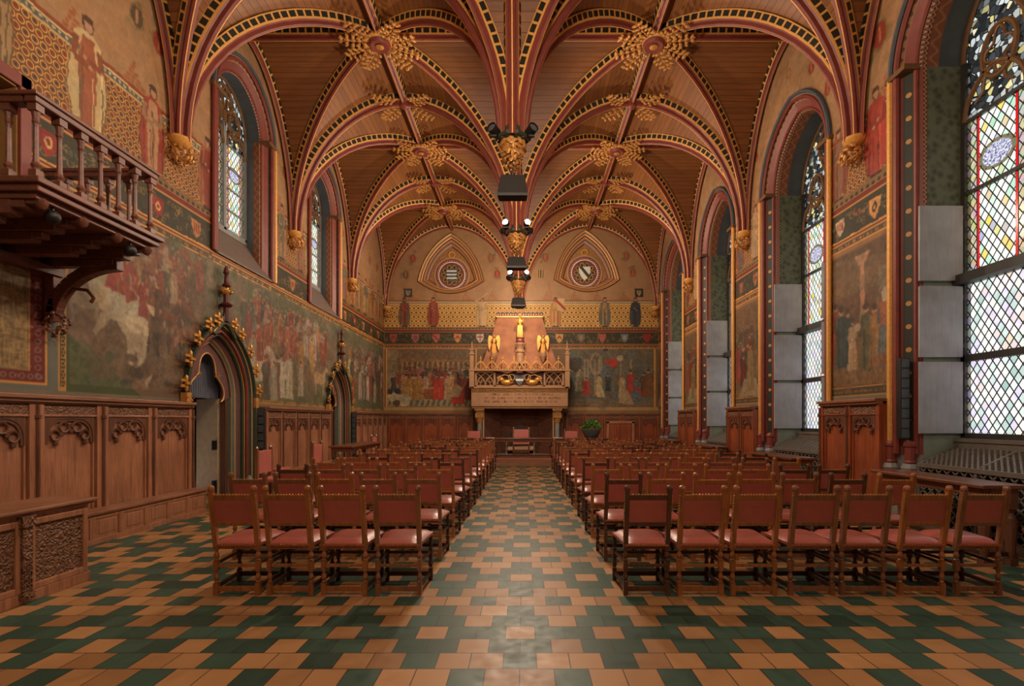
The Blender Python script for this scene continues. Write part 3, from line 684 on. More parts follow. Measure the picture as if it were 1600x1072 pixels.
# nearest pier: hall with a pillar, five figures and a dog
RC.poly([(8.05,4.35),(9.6,4.62),(9.6,4.68),(8.05,4.68)], (.34,.25,.18), .7); RC.rect(8.42, 9.65, 3.1, 3.9, (.36,.25,.18), .6); RC.rect(8.0, 9.65, 2.26, 2.75, (.48,.37,.26), .7)
for _ in range(26): u = random.uniform(8.05, 9.6); RC.line([(u, 2.28), (u+random.uniform(-.25,.25), 2.75)], .012, (.38,.29,.21), .6)
u, v = R(1348, 400); RC.rect(u-.06, u+.06, 3.35, 4.4, (.60,.44,.32)); RC.poly([(u-.2, 4.55), (u+.2, 4.55), (u+.08, 4.36), (u-.08, 4.36)], (.62,.46,.33)); RC.rect(u-.12, u+.12, 3.2, 3.36, (.55,.40,.29))
RC.rect(8.1, 8.36, 3.75, 4.2, (.50,.44,.36), .7); RC.rect(8.12, 8.3, 3.5, 3.8, (.42,.22,.16), .8)
for (x, y, hh, c) in ((1300,570,1.1,(.36,.30,.22)),(1306,572,1.2,(.52,.26,.19)),(1312,572,1.15,(.40,.32,.24)),(1316,574,1.15,(.22,.26,.26)),(1325,575,1.1,(.22,.26,.26)),(1332,578,.95,(.62,.52,.40)),(1355,580,1.2,(.34,.33,.24)),(1368,575,1.1,(.55,.40,.25)),(1384,572,1.3,(.36,.38,.38))):
    u, v = R(x, y); person(RC, u, v, hh, c, .95, wd=.26)
u, v = R(1384, 460); RC.ell(u, v, .10, .12, (.66,.60,.50)); RC.poly([(u-.14, v-.1), (u+.12, v-.1), (u+.14, v-.5), (u-.08, v-.5)], (.56,.36,.26)); RC.ell(*R(1340, 512), .1, .06, (.62,.52,.42))
horse(RC, 8.35, 2.42, .38, (.50,.34,.22), .9, -1)
shield(RC, R(1313,350)[0], 5.22, .13, (.74,.62,.50), (.50,.16,.13), 1); shield(RC, R(1367,315)[0], 5.22, .15, (.78,.56,.32), (.18,.16,.13), 2); RC.blot(8.7, 9.0, 5.25, 5.4, [(.6,.3,.18), (.7,.5,.3)], 8, .03, .06, .9)
saint(RC, 8.42, 5.74, 1.5, (.60,.24,.18), (.62,.24,.18)); saint(RC, 9.42, 5.74, 1.35, (.50,.36,.26), (.50,.26,.19))
# next piers
for c0, sd in ((13.26, 1), (17.68, 2), (21.6, 3), (4.42, 4)):
    RC.rect(c0-.8, c0+.8, 3.5, 4.6, (.40,.30,.21), .6)
    crowd(RC, c0-.7, c0+.7, 3.0, 3.6, 18, .6, .8, DARKS + BROWN + REDS[:1] + GREENS, .7)
    crowd(RC, c0-.7, c0+.7, 2.5, 2.8, 8, .9, 1.2, DARKS + BROWN + REDS + PALES[:1], .8)
    RC.poly([(c0-.7, 2.26), (c0+.5, 2.26), (c0+.2, 2.75), (c0-.5, 2.7)], (.56,.50,.40), .8); person(RC, c0-.15, 2.4, 1.3, (.48,.40,.26), .95)
    shield(RC, c0-.45, 5.22, .14, (.62,.40,.30), (.48,.15,.12), 3); shield(RC, c0+.4, 5.22, .13, (.60,.34,.26), (.48,.15,.12), 5)
    saint(RC, c0-.45, 5.74, 1.4, (.64,.52,.38), (.66,.54,.40)); saint(RC, c0+.45, 5.74, 1.35, (.34,.34,.32), (.52,.26,.19))
for (x, y, r) in ((1294,138,.16),(1268,105,.16),(1375,55,.25),(1190,175,.14),(1182,245,.14),(1088,300,.12)):
    u, v = rp(x, y); crest(RC, u, v, r)
u, v = rp(1231, 110); RC.line([(u+.08, v-.25), (u-.02, v+.2)], .03, (.52,.36,.20)); RC.ell(u-.05, v-.1, .09, .12, (.52,.36,.20), 1, 0, .65)
# end wall
BC = Canvas(-6.2, 6.0, 0, 10.5, .018, TAN); plainwall(BC, -6.2, 6.0); bands(BC, -6.2, 6.0); BC.rect(-6.2, 6.0, 5.73, 6.72, (.88,.72,.42), 1, 1.0)  # diaper gold lightened on this wall; lamp glow is put into its colour
BC.rect(-6.2, 6, 0, 2.13, (.5,.40,.28)); BC.rect(-6.2, 6, 2.06, 2.22, (.66,.52,.32)); BC.rect(-6.2, 6, 2.20, 4.78, (.44,.33,.22))
for k, x in enumerate((614.5, 649, 681.5, 715, 750, 874, 908, 941, 976, 1011)):
    u = bp(x, 0)[0]; shield(BC, u, 5.24, .17, [(.58,.30,.24), (.60,.36,.34), (.64,.36,.30), (.72,.50,.30), (.72,.66,.56), (.72,.54,.28), (.40,.36,.32), (.60,.30,.24), (.38,.42,.42), (.58,.18,.15)][k], [(.50,.17,.14), (.45,.18,.2), (.52,.16,.15), (.55,.2,.15), (.58,.16,.14), (.5,.17,.13), (.68,.5,.3), (.66,.42,.3), (.66,.6,.5), (.5,.14,.12)][k], [3, 2, 4, 3, 0, 3, 2, 5, 2, 5][k])
B = bp
for ua, ub in ((B(605,0)[0], -2.15), (1.9, B(1022,0)[0])): BC.rect(ua, ub, 2.24, 4.74, (.36,.30,.22)); BC.rect(ua-.06, ua, 2.2, 4.76, LINEG); BC.rect(ub, ub+.06, 2.2, 4.76, LINEG)
# left scene: council hall in red and gold
ua = B(605,0)[0]
BC.rect(ua, -2.2, 3.3, 4.74, (.42,.33,.24)); BC.rect(ua, B(622,0)[0], 3.0, 4.74, (.50,.42,.30)); BC.rect(B(626,0)[0], -2.2, 3.95, 4.3, (.48,.36,.24))
for x in range(627, 735, 4): BC.rect(B(x,0)[0], B(x,0)[0]+.05, B(0,582)[1], B(0,566)[1], (.60,.48,.33) if x % 8 == 3 else (.28,.21,.15))
BC.rect(ua, -2.2, 2.24, 2.55, (.55,.50,.38)); 
for k in range(16): BC.poly([(ua+k*.24, 2.26), (ua+k*.24+.14, 2.26), (ua+k*.24+.2, 2.52), (ua+k*.24+.08, 2.52)], (.30,.28,.22), .7)
crowd(BC, ua+.2, -2.3, 2.9, 3.4, 50, .6, .8, REDS + REDS + DARKS + GOLDS + PALES, .8)
for (x, c) in ((634,GOLDS[0]),(642,GOLDS[0]),(650,GOLDS[1]),(656,GOLDS[0]),(683,(.62,.20,.13)),(690,(.60,.22,.15)),(700,(.58,.46,.32)),(722,REDS[0]),(730,REDS[2])): person(BC, B(x,0)[0], 2.52, 1.15, c, .95)
BC.rect(B(662,0)[0], B(676,0)[0], 2.6, 3.0, (.52,.28,.18)); BC.rect(B(660,0)[0], B(678,0)[0], 3.0, 3.06, (.62,.50,.34)); BC.poly([B(704,632), B(726,632), B(722,605), B(710,600)], (.62,.20,.13)); BC.poly([B(700,620), B(712,600), B(722,606), B(716,622)], (.60,.50,.36))
for (x, y, r, c) in ((615,620,.28,(.62,.56,.44)),(630,625,.32,(.64,.58,.46)),(620,611,.14,(.18,.19,.19)),(610,613,.12,(.2,.18,.17)),(619,630,.16,(.34,.26,.2))): BC.ell(*B(x,y), r, r*.9, c)
# right scene: blessing before a church porch
ub = B(1022,0)[0]
BC.rect(1.9, ub, 2.24, 4.74, (.38,.35,.28)); BC.blot(2, ub-.1, 2.4, 4.7, BROWN + BLUES + [(.44,.38,.29)], 90, .08, .35, .5)
BC.rect(2.0, ub, 2.24, 2.55, (.44,.38,.30)); BC.rect(B(888,0)[0], B(908,0)[0], 3.0, 4.35, (.24,.21,.18), .8)
for x in (912, 917, 928, 934, 968, 984): BC.rect(B(x,0)[0], B(x,0)[0]+.09, 2.7, 4.3, (.52,.44,.34))
BC.ell(B(931,0)[0], 4.1, .3, .5, (.55,.45,.33), .8, 0, .7)
BC.poly([B(945,563), B(962,560), B(966,570), B(958,576), B(948,570)], (.62,.20,.15)); BC.ell(*B(968,560), .15, .14, (.62,.52,.42))
for (x, y, hh, c) in ((888,615,1.15,(.46,.44,.36)),(894,614,1.1,(.34,.34,.3)),(905,612,1.1,(.52,.50,.40)),(914,618,.8,(.64,.22,.16)),(918,617,.75,(.6,.24,.18)),(936,618,.95,(.66,.56,.40)),(950,612,.8,DARKS[0]),(972,622,1.0,(.66,.56,.40)),(985,617,1.1,(.6,.20,.16)),(992,622,.9,BLUES[1]),(1006,620,1.1,(.40,.27,.20)),(1014,620,1.25,(.44,.30,.20))): person(BC, *B(x,y), hh, c, .92)
BC.poly([B(932,620), B(946,622), B(942,608), B(936,600)], (.68,.58,.42)); BC.poly([B(966,630), B(992,634), B(980,610), B(972,604)], (.60,.50,.36)); BC.poly([B(988,628), B(1006,630), B(1000,608), B(990,604)], (.36,.38,.36)); BC.line([B(985,600), B(1006,618)], .12, (.58,.22,.16))
BC.rect(B(943,0)[0], B(950,0)[0], B(0,549)[1], B(0,545)[1], (.2,.18,.14))
for (x, c1, c2, bn) in ((632,(.54,.24,.18),(.42,.36,.28),(.22,.24,.26)),(677,(.58,.30,.22),(.58,.24,.17),None),(753,(.72,.58,.40),(.70,.56,.38),None),(868,(.70,.52,.28),(.66,.42,.24),None),(945,(.58,.46,.30),(.36,.36,.32),None),(993,(.20,.22,.26),(.26,.26,.24),(.17,.16,.14))):
    saint(BC, B(x,0)[0], 5.74, 1.3, c1, c2, bn)
BC.poly([B(871,485), B(882,487), B(882,466), B(871,466)], (.74,.60,.40)); BC.line([B(868,468), B(884,484)], .1, (.56,.18,.14)); BC.line([B(857,438), B(862,470)], .04, (.62,.40,.26)); BC.line([B(736,475), B(753,465), B(762,458)], .07, (.68,.54,.38))
for (x, y, c) in ((645,404,(.60,.24,.18)),(634,429,(.40,.30,.2)),(767,403,(.58,.34,.25)),(777,428,(.60,.20,.15)),(852,402,(.60,.30,.22)),(979,400,(.58,.30,.22)),(989,426,(.60,.27,.2))): crest(BC, *B(x,y), .2, c)
u, v = B(845, 428); BC.rect(u-.16, u+.16, v-.17, v+.17, (.70,.54,.32)); [BC.rect(u+k-.02, u+k+.02, v-.17, v+.17, (.2,.15,.12)) for k in (-.1, 0, .1)]

for (ua, ub, va, vb, n) in ((7.6, 9.2, 3.5, 4.5, 90), (11.3, 15.5, 2.9, 4.3, 300), (17.7, 21.9, 2.6, 4.2, 150), (8.3, 9.2, 2.8, 3.3, 30)):
    for _ in range(n):
        u = random.uniform(ua, ub); v = random.uniform(va, vb); h = random.uniform(.06, .22); c = jit(random.choice(PALES + PALES + REDS + DARKS + BLUES + GOLDS + BROWN)); LC.line([(u, v), (u+random.uniform(-.06, .06), v+h)], random.uniform(.015, .04), c, random.uniform(.3, .6))
        if random.random() < .25: LC.ell(u, v+h+.03, .03, .04, SKIN, .6)
def fade(cv, ua, ub, va, vb, c, k, g):
    i0, i1, j0, j1 = cv._bb(ua, ub, va, vb)[:4]; cv.a[i0+1:i1-1, j0+1:j1-1, :3] = (cv.a[i0+1:i1-1, j0+1:j1-1, :3]*(1-k) + np.array(c, np.float32)*k)*g
fade(LC, 6.80, 21.96, 2.15, 4.77, (.48,.41,.35), .15, 1.08)
LC.smudge(6.80, 21.96, 2.15, 4.77, .009, 1, .09); LC.smudge(Y0, 22.1, 5.74, 10.4, .005, 0, .05); LC.smudge(Y0, 22.1, 4.99, 5.49, .006, 0, .10)
for c0 in (4.42, 8.84, 13.26, 17.68, 21.6): RC.smudge(c0-.80, c0+.80, 2.26, 4.69, .009, 1, .11)
RC.smudge(Y0, 22.1, 5.74, 10.4, .005, 0, .06); RC.smudge(Y0, 22.1, 4.99, 5.49, .006, 0, .10)
BC.smudge(B(606,0)[0], -2.2, 2.26, 4.73, .012, 0, .12); BC.smudge(1.95, B(1021,0)[0], 2.26, 4.73, .012, 0, .12)

def painted_wall(name, cv, mat, P, us, vs, hole):
    """grid mesh over us x vs; P(u, v) -> world, hole(u, v) -> True where an opening is."""
    nu, nv = len(us), len(vs); U, V = np.meshgrid(us, vs); vx = np.zeros((nv, nu, 3), np.float32)
    X, Y_, Z = P(U, V); vx[..., 0], vx[..., 1], vx[..., 2] = X, Y_, Z
    col = cv.sample(U, V); rgb = col[..., :3]; lin = np.where(rgb <= .04045, rgb/12.92, ((rgb+.055)/1.055)**2.4)
    idx = np.arange(nu*nv).reshape(nv, nu); q = np.stack([idx[:-1, :-1], idx[:-1, 1:], idx[1:, 1:], idx[1:, :-1]], -1).reshape(-1, 4)
    cu = (U[:-1, :-1] + U[1:, 1:])/2; cvv = (V[:-1, :-1] + V[1:, 1:])/2; keep = ~hole(cu, cvv).reshape(-1); q = q[keep]
    me = bpy.data.meshes.new(name); me.vertices.add(nu*nv); me.vertices.foreach_set('co', vx.reshape(-1))
    me.loops.add(len(q)*4); me.loops.foreach_set('vertex_index', q.reshape(-1).astype(np.int32))
    me.polygons.add(len(q)); me.polygons.foreach_set('loop_start', np.arange(0, len(q)*4, 4, dtype=np.int32)); me.polygons.foreach_set('loop_total', np.full(len(q), 4, np.int32))
    me.update(); at = me.color_attributes.new('paint', 'FLOAT_COLOR', 'POINT')
    full = np.concatenate([lin, col[..., 3:]], -1).astype(np.float32); at.data.foreach_set('color', full.reshape(-1))
    me.materials.append(mat); me.validate(); o = bpy.data.objects.new(name, me); COL.objects.link(o); o['kind'] = 'structure'
    return o

# ---------------------------------------------------------------- arches
def arch_line(w, zs, rise, d, n=14):
    c = (rise*rise - w*w)/(2*w); R = w + c + d; za = math.sqrt(max(1e-6, R*R - c*c)); t0 = math.atan2(za, c)
    right = [(-c + R*math.cos(t0*k/n), zs + R*math.sin(t0*k/n)) for k in range(n+1)]      # springing -> apex
    left = [(-u, z) for u, z in right]
    return left + right[::-1][1:]          # left springing, over the apex, right springing
def arch_full(w, zs, rise, zb, d, n=14):
    a = arch_line(w, zs, rise, d, n); return [(-(w+d), zb)] + a + [(w+d, zb)]
def in_arch(u, z, w, zs, rise, d):
    c = (rise*rise - w*w)/(2*w); R = w + c + d
    return (np.abs(u) < w + d) & ((z < zs) | ((np.abs(u) + c)**2 + (z - zs)**2 < R*R))
RWIN = [(-2.21+BAY*k) for k in range(0, 6)]; RWP = dict(w=1.05, zs=7.05, rise=1.32)
LWIN = [11.1, 15.5]; LWP = dict(w=.86, zs=8.25, rise=.92)
PORT = [(10.17, .74, 1.08), (16.62, .62, .95)]

# ---------------------------------------------------------------- floor, walls
mb = MB(); mb.add([(WL-1.5, Y0-.1, 0), (WR+1, Y0-.1, 0), (WR+1, D+.1, 0), (WL-1.5, D+.1, 0)], [(0,1,2,3)]); mb.add([(WL-1.5, Y0-.1, -.1), (WR+1, Y0-.1, -.1), (WR+1, D+.1, -.1), (WL-1.5, D+.1, -.1)], [(3,2,1,0)])
tag(mb.build('floor', M['floor']), kind='structure')
def ywarp(step_px, W, ymin, ymax):
    ys = [ymin]
    while ys[-1] < ymax: y = ys[-1]; ys.append(y + (min(.05, max(.010, step_px*y*y/(785*W))) if y > 4 else .12))
    ys[-1] = ymax; return np.array(ys)
usL = ywarp(1.0, 6.15, Y0, D); vsL = np.concatenate([np.arange(0, 1.9, .19), np.arange(1.9, 5.8, .014), np.arange(5.8, 7.2, .016), np.arange(7.2, 10.45, .03)])
def holeL(u, v):
    h = (u > 5.0) & (u < 6.12) & (v > 3.95) & (v < 5.72)
    for c in LWIN: h |= in_arch(u-c, v, LWP['w'], LWP['zs'], LWP['rise'], .30) & (v > 5.06)
    for c, w_, r_ in PORT: h |= in_arch(u-c, v, w_, 2.12, r_, .28)
    return h
def holeR(u, v):
    h = np.zeros(u.shape, bool)
    for c in RWIN: h |= in_arch(u-c, v, RWP['w'], RWP['zs'], RWP['rise'], .30)
    return h
wl = painted_wall('wall_left', LC, M['wall_y'], lambda U, V: (WL + 0*U, U, V), usL, vsL, holeL)
wr = painted_wall('wall_right', RC, M['wall_y'], lambda U, V: (WR + 0*U, U, V), usL, vsL, holeR)
TRI = [((-3.21, 8.15), 1.75, (-3.21, 9.88), (-4.70, 7.73), (-1.75, 7.73)), ((2.68, 8.25), 1.75, (2.68, 10.02), (1.29, 7.80), (4.20, 7.80))]
def tri_outline(T, s, n=10):
    C0, _, A, Bl, Br = T; pts = []
    def arc(p, q, bul):
        for k in range(n):
            t = k/n; x = p[0]+(q[0]-p[0])*t; z = p[1]+(q[1]-p[1])*t; nx, nz = (q[1]-p[1]), -(q[0]-p[0]); L_ = math.hypot(nx, nz)
            b = bul*4*t*(1-t); pts.append((x + nx/L_*b, z + nz/L_*b))
    arc(A, Br, -.26); arc(Br, Bl, -.0); arc(Bl, A, -.26)
    # outward bulge of every side, base side deeper
    pts = []
    def arc2(p, q, bul):
        mx, mz = (p[0]+q[0])/2 - C0[0], (p[1]+q[1])/2 - C0[1]; L_ = math.hypot(mx, mz)
        for k in range(n):
            t = k/n; b = bul*4*t*(1-t); pts.append((p[0]+(q[0]-p[0])*t + mx/L_*b, p[1]+(q[1]-p[1])*t + mz/L_*b))
    arc2(A, Br, .30); arc2(Br, Bl, .55); arc2(Bl, A, .30)
    return [(C0[0] + (x-C0[0])*s, C0[1] + (z-C0[1])*s) for x, z in pts]
def in_poly(U, V, P):
    ins = np.zeros(U.shape, bool); n = len(P)
    for i in range(n):
        (x1, y1), (x2, y2) = P[i], P[(i+1) % n]
        if y1 == y2: continue
        ins ^= ((y1 > V) != (y2 > V)) & (U < (x2-x1)*(V-y1)/(y2-y1) + x1)
    return ins
def holeB(u, v):
    h = np.zeros(u.shape, bool)
    for T in TRI: h |= in_poly(u, v, tri_outline(T, .93))
    return h
us = np.arange(WL, WR+.02, .022); us[-1] = WR
painted_wall('wall_far', BC, M['wall_x'], lambda U, V: (U, D + 0*U, V), us, np.concatenate([np.arange(0, 2.0, .2), np.arange(2.0, 10.45, .022)]), holeB)
mb = MB(); mb.box((WL-.2, Y0-.2, 0), (WR+.2, Y0, 10.5)); tag(mb.build('wall_near', plain('tan_wall', (.60,.46,.32), .8)), kind='structure')
# outer shells so no daylight leaks round the recesses
# ---------------------------------------------------------------- vault
ZS, RISE = 6.55, 3.65
NAVES = [((WL+XC)/2, (XC-WL)/2), ((WR+XC)/2, (WR-XC)/2)]
def E(t): return math.sqrt(max(0.0, 1 - abs(t)**1.95))
NB = 6; bays = [(Y0 + BAY*k, Y0 + BAY*(k+1)) for k in range(NB)]
mb = MB(); N = 14
for xc, a in NAVES:
    for ya, yb in bays:
        yc = (ya+yb)/2; b = (yb-ya)/2
        for cross in (0, 1):
            for sg in (-1, 1):
                vs = []; uvs = []
                for i in range(N+1):
                    s_ = math.sin(math.pi/2*i/N)
                    for j in range(-N, N+1):
                        t = math.sin(math.pi/2*j/N)*s_ if s_ > 0 else 0
                        h = ZS + RISE*E(t)
                        ph = math.asin(max(-1, min(1, t)))
                        if cross: vs.append((xc + sg*s_*a, yc + t*b, h)); uvs.append((xc + sg*s_*a, ph*2.9))
                        else: vs.append((xc + t*a, yc + sg*s_*b, h)); uvs.append((yc + sg*s_*b, ph*3.2))
                fs = []; fu = []
                for i in range(N):
                    for j in range(2*N):
                        q = (i*(2*N+1)+j, i*(2*N+1)+j+1, (i+1)*(2*N+1)+j+1, (i+1)*(2*N+1)+j); fs.append(q); fu.append([uvs[k] for k in q])
                mb.add(vs, fs, 0, fu)
ceil = tag(mb.build('ceiling', M['planks'], smooth=True), kind='structure')
mb = MB(); mb.box((WL-1.0, Y0-.3, 10.5), (WR+1.2, D+.6, 10.7)); cap = mb.build('roof_slab', M['dark'], ceil)
RIBM = [M['dash'], M['gold_flat'], M['red'], M['gold_flat']]
def rib(name, pts, S, center, wd=.165, dp=.24):
    """sweep of the moulded rib profile under the vault along pts; S is the sideways unit vector."""
    S = Vector(S); P = [Vector(p) for p in pts]; L = len(P)
    h = wd/2
    prof = [(-h*1.4, .02), (-h, -dp*.52), (-h*.93, -dp*.58), (-h*.55, -dp*.64), (-h*.50, -dp*.9), (-h*.09, -dp), (h*.09, -dp), (h*.50, -dp*.9), (h*.55, -dp*.64), (h*.93, -dp*.58), (h, -dp*.52), (h*1.4, .02)]
    mi = [0, 1, 2, 2, 2, 3, 2, 2, 2, 1, 0]
    rings = []; ln = [0]
    for i in range(L):
        T = (P[min(i+1, L-1)] - P[max(i-1, 0)]).normalized(); Nn = S.cross(T)
        out = P[i] - Vector(center) if center else Vector((0,0,1))
        if Nn.dot(out) < 0: Nn = -Nn
        rings.append([P[i] + S*s_ + Nn*n_ for s_, n_ in prof])
        if i: ln.append(ln[-1] + (P[i]-P[i-1]).length)
    mb = MB()
    for k in range(len(prof)-1):
        vs = [tuple(r[k]) for r in rings] + [tuple(r[k+1]) for r in rings]; fs = []; fu = []
        for i in range(L-1):
            fs.append((i, i+1, L+i+1, L+i)); fu.append([(ln[i], 0), (ln[i+1], 0), (ln[i+1], 1), (ln[i], 1)])
        mb.add(vs, fs, mi[k], fu)
    return mb.build(name, RIBM, ceil)
TS = [math.sin(math.pi/2*k/16) for k in range(17)]
for ni, (xc, a) in enumerate(NAVES):
    for bi, (ya, yb) in enumerate(bays):
        yc = (ya+yb)/2; b = (yb-ya)/2
        for sx in (-1, 1):
            for sy in (-1, 1):
                pts = [(xc + sx*a*t, yc + sy*b*t, ZS + RISE*E(t)) for t in TS[::-1]]
                hv = Vector((sx*a, sy*b, 0)).normalized(); rib('diagonal_rib', pts, hv.cross(Vector((0,0,1))), (xc, yc, ZS))
        pts = [(xc + a*t, yc, 0) for t in (-1, 1)]
        # ridge ribs
        zr = ZS + RISE
        rib('ridge_rib', [(xc, ya, zr), (xc, yc, zr), (xc, yb, zr)], (1,0,0), None, .17, .26)
        rib('cross_ridge_rib', [(xc-a, yc, zr), (xc, yc, zr), (xc+a, yc, zr)], (0,1,0), None, .15, .22)
        wx = WL + .07 if ni == 0 else WR - .07
        pts = [(wx, yc + b*t, ZS + RISE*E(t)) for t in [-x for x in TS[::-1]] + TS[1:]]; rib('wall_rib', pts, (1,0,0), (wx, yc, ZS), .14, .2)
        if ni == 0:
            pts = [(XC, yc + b*t, ZS + RISE*E(t)) for t in [-x for x in TS[::-1]] + TS[1:]]; rib('arcade_rib', pts, (1,0,0), (XC, yc, ZS), .22, .28)
    for k in range(NB+1):
        y = Y0 + BAY*k; y = min(y, D-.09)
        pts = [(xc + a*t, y, ZS + RISE*E(t)) for t in [-x for x in TS[::-1]] + TS[1:]]; rib('transverse_rib', pts, (0,1,0), (xc, y, ZS), .185 if k < NB else .16, .28 if k < NB else .16)

# ---------------------------------------------------------------- gilded foliage
def leafcluster(mb, c, R, n, seed, mats=1, squash=(1,1,1), down=False):
    rr = random.Random(seed)
    for k in range(n):
        th = math.acos(1-2*(k+.5)/n); ph = k*2.39996
        d = Vector((math.sin(th)*math.cos(ph)*squash[0], math.sin(th)*math.sin(ph)*squash[1], math.cos(th)*squash[2]))
        p = Vector(c) + d*R*rr.uniform(.7, 1.0); rot = d.to_track_quat('Z', 'Y').to_matrix() @ Matrix.Rotation(rr.uniform(0, 6), 3, 'Z')
        mb.ball(p, R*rr.uniform(.24, .36), 6, 0, (1.0, .55, .45), rot)
def spray(mb, o, dirv, L_, wd, up, m=0):
    """a lobed leaf spray growing from o along dirv"""
    dv = Vector(dirv).normalized(); sd = dv.cross(Vector(up)).normalized(); up = Vector(up)
    for k in range(5):
        t = (k+.6)/5.2; ww = wd*math.sin(math.pi*(.22 + .72*t))
        p = Vector(o) + dv*L_*t - up*.05*math.sin(math.pi*t)
        rot = Matrix((dv, sd, up)).transposed()
        mb.ball(p, .045, 6, m, (1.6, .6, .5), rot)
        for sg in (-1, 1):
            for q in (.45, 1.0):
                pp = p + sd*sg*ww*q - up*random.uniform(0, .04); d2 = (dv*.6 + sd*sg).normalized(); s2 = d2.cross(up); mb.ball(pp, .044, 6, m, (1.35, .8, .6), Matrix((d2, s2, up)).transposed())
            
ordn = ['nearest', 'second', 'third', 'fourth', 'fifth', 'farthest']
sides = ['left', 'right']
def boss(x, y, z, dirs, R, label, small=False):
    t = thing('roof_boss', label, 'ceiling boss', (x, y, z), group='gilded bosses on the vault ridges')
    mb = MB()
    if not small:
        mb.lathe([(.10, -.10), (.20, -.12), (.24, -.06), (.26, .06), (.22, .12)], (x, y, z), 18, 0); mb.lathe([(.245, -.05), (.275, -.02), (.275, .04), (.25, .06)], (x, y, z), 18, 2)
        mb.lathe([(.02, -.14), (.05, -.135), (.09, -.12)], (x, y, z), 12, 1)
    else: mb.lathe([(.05, -.14), (.11, -.10), (.12, .08)], (x, y, z), 12, 0)
    mb.build('ring', [M['red'], M['gold'], M['gold_flat']], t, smooth=True)
    for dx, dy in dirs:
        m2 = MB(); d = Vector((dx, dy, 0)).normalized(); o = Vector((x, y, z-.02)) + d*(R*.38)
        spray(m2, o, d + Vector((0, 0, -.10)), R*1.05, R*.27, (0, 0, 1)); m2.build('leaf_spray', M['foliage_gold'], t, smooth=True)
for ni, (xc, a) in enumerate(NAVES):
    seen = 0
    for bi, (ya, yb) in enumerate(bays):
        yc = (ya+yb)/2
        if yc > 7:
            names = ['nearest large', 'middle large', 'farthest large']
            dirs = [(math.cos(q), math.sin(q)) for q in [math.radians(v) for v in (18, 52, 128, 162, 198, 232, 308, 342)]]
            boss(xc, yc, ZS+RISE-.24, dirs, .62, '%s gilded leaf boss on the %s vault ridge' % (names[seen], sides[ni]), False)
            if seen < 2: boss(xc, yb, ZS+RISE-.20, [(math.cos(q), math.sin(q)) for q in [math.radians(v) for v in (35, 145, 215, 325)]], .62, '%s small four-leafed gilded boss on the %s vault ridge' % (['nearer', 'farther'][seen], sides[ni]), True)
            seen += 1
# corbels on the walls
def corbel(x, y, sx, label, name='corbel', z=ZS):
    t = thing(name, label, 'corbel', (x, y, z-.3), group='gilded corbels on the side walls')
    mb = MB(); mb.lathe([(.08, -.06), (.17, .0), (.20, .05), (.19, .10)], (x+sx*.08, y, z-.05), 10, 0); mb.build('abacus', M['gold_flat'], t, smooth=True)
    mb = MB(); leafcluster(mb, (x+sx*.15, y, z-.24), .20, 34, int(y*7)+int(x), squash=(.9, 1.1, .9)); leafcluster(mb, (x+sx*.08, y, z-.44), .10, 12, 5); mb.build('foliage', M['foliage_gold'], t, smooth=True)
for k, y in enumerate((8.84, 13.26, 17.68)):
    for sx, x, nm in ((1, WL, 'left'), (-1, WR, 'right')):
        corbel(x, y, sx, 'gilded foliage corbel under the ribs on the %s wall, %s' % (nm, ['nearest one', 'middle one', 'farthest one'][k]))
for x, sx, nm in ((WL+.06, 1, 'left'), (WR-.06, -1, 'right')): corbel(x, D-.1, sx, 'small gilded corbel in the far %s corner of the hall' % nm)
for y, q in ((4.42, 'beside'), (0.0, 'behind')):
    for sx, x, nm in ((1, WL, 'left'), (-1, WR, 'right')): corbel(x, y, sx, 'gilded corbel on the %s wall %s the viewer' % (nm, q))

# ---------------------------------------------------------------- windows
def lens_(pts):
    s = [0]
    for p, q in zip(pts[:-1], pts[1:]): s.append(s[-1] + math.dist(p, q))
    return s
def uvstrip(mb, T, A, dA, B_, dB, m):
    a = [T(u, dA, z) for u, z in A]; b = [T(u, dB, z) for u, z in B_]; n = len(a); s = lens_(A)
    fs = [(i, i+1, n+i+1, n+i) for i in range(n-1)]; fu = [[(s[i], 0), (s[i+1], 0), (s[i+1], 1), (s[i], 1)] for i in range(n-1)]
    mb.add(a + b, fs, m, fu)
def jamb_arch(mb, T, P, zb, prof):
    """prof: list of (d0, dep0, d1, dep1, mat_jamb, mat_arch)"""
    w_, zs, rise = P['w'], P['zs'], P['rise']
    for d0, e0, d1, e1, mj, ma in prof:
        for sg in (-1, 1): uvstrip(mb, T, [(sg*(w_+d0), zb), (sg*(w_+d0), zs)], e0, [(sg*(w_+d1), zb), (sg*(w_+d1), zs)], e1, mj)
        uvstrip(mb, T, arch_line(w_, zs, rise, d0), e0, arch_line(w_, zs, rise, d1), e1, ma)
def pane(name, mat, parent, T, dep, outline, uo=(0,0), norm=None):
    """flat leaded pane: fan over a convex outline; uv in metres, second uv normalised over the light"""
    cx = sum(p[0] for p in outline)/len(outline); cz = sum(p[1] for p in outline)/len(outline); n = len(outline)
    me = bpy.data.meshes.new(name); o3 = ROOT[parent.name]
    V_ = [Vector(T(cx, dep, cz)) - o3] + [Vector(T(u, dep, z)) - o3 for u, z in outline]; U_ = [(cx, cz)] + list(outline)
    me.from_pydata(V_, [], [(0, 1+i, 1+(i+1) % n) for i in range(n)]); me.materials.append(mat)
    L1 = me.uv_layers.new(name='UVMap'); L2 = me.uv_layers.new(name='UVNorm'); nb = norm or (0, 0, 1, 1)
    for lp_ in me.loops:
        u, z = U_[lp_.vertex_index]; L1.data[lp_.index].uv = (u-uo[0], z-uo[1]); L2.data[lp_.index].uv = ((u-nb[0])/(nb[2]-nb[0]), (z-nb[1])/(nb[3]-nb[1]))
    o = bpy.data.objects.new(name, me); COL.objects.link(o); o.parent = parent
    return o
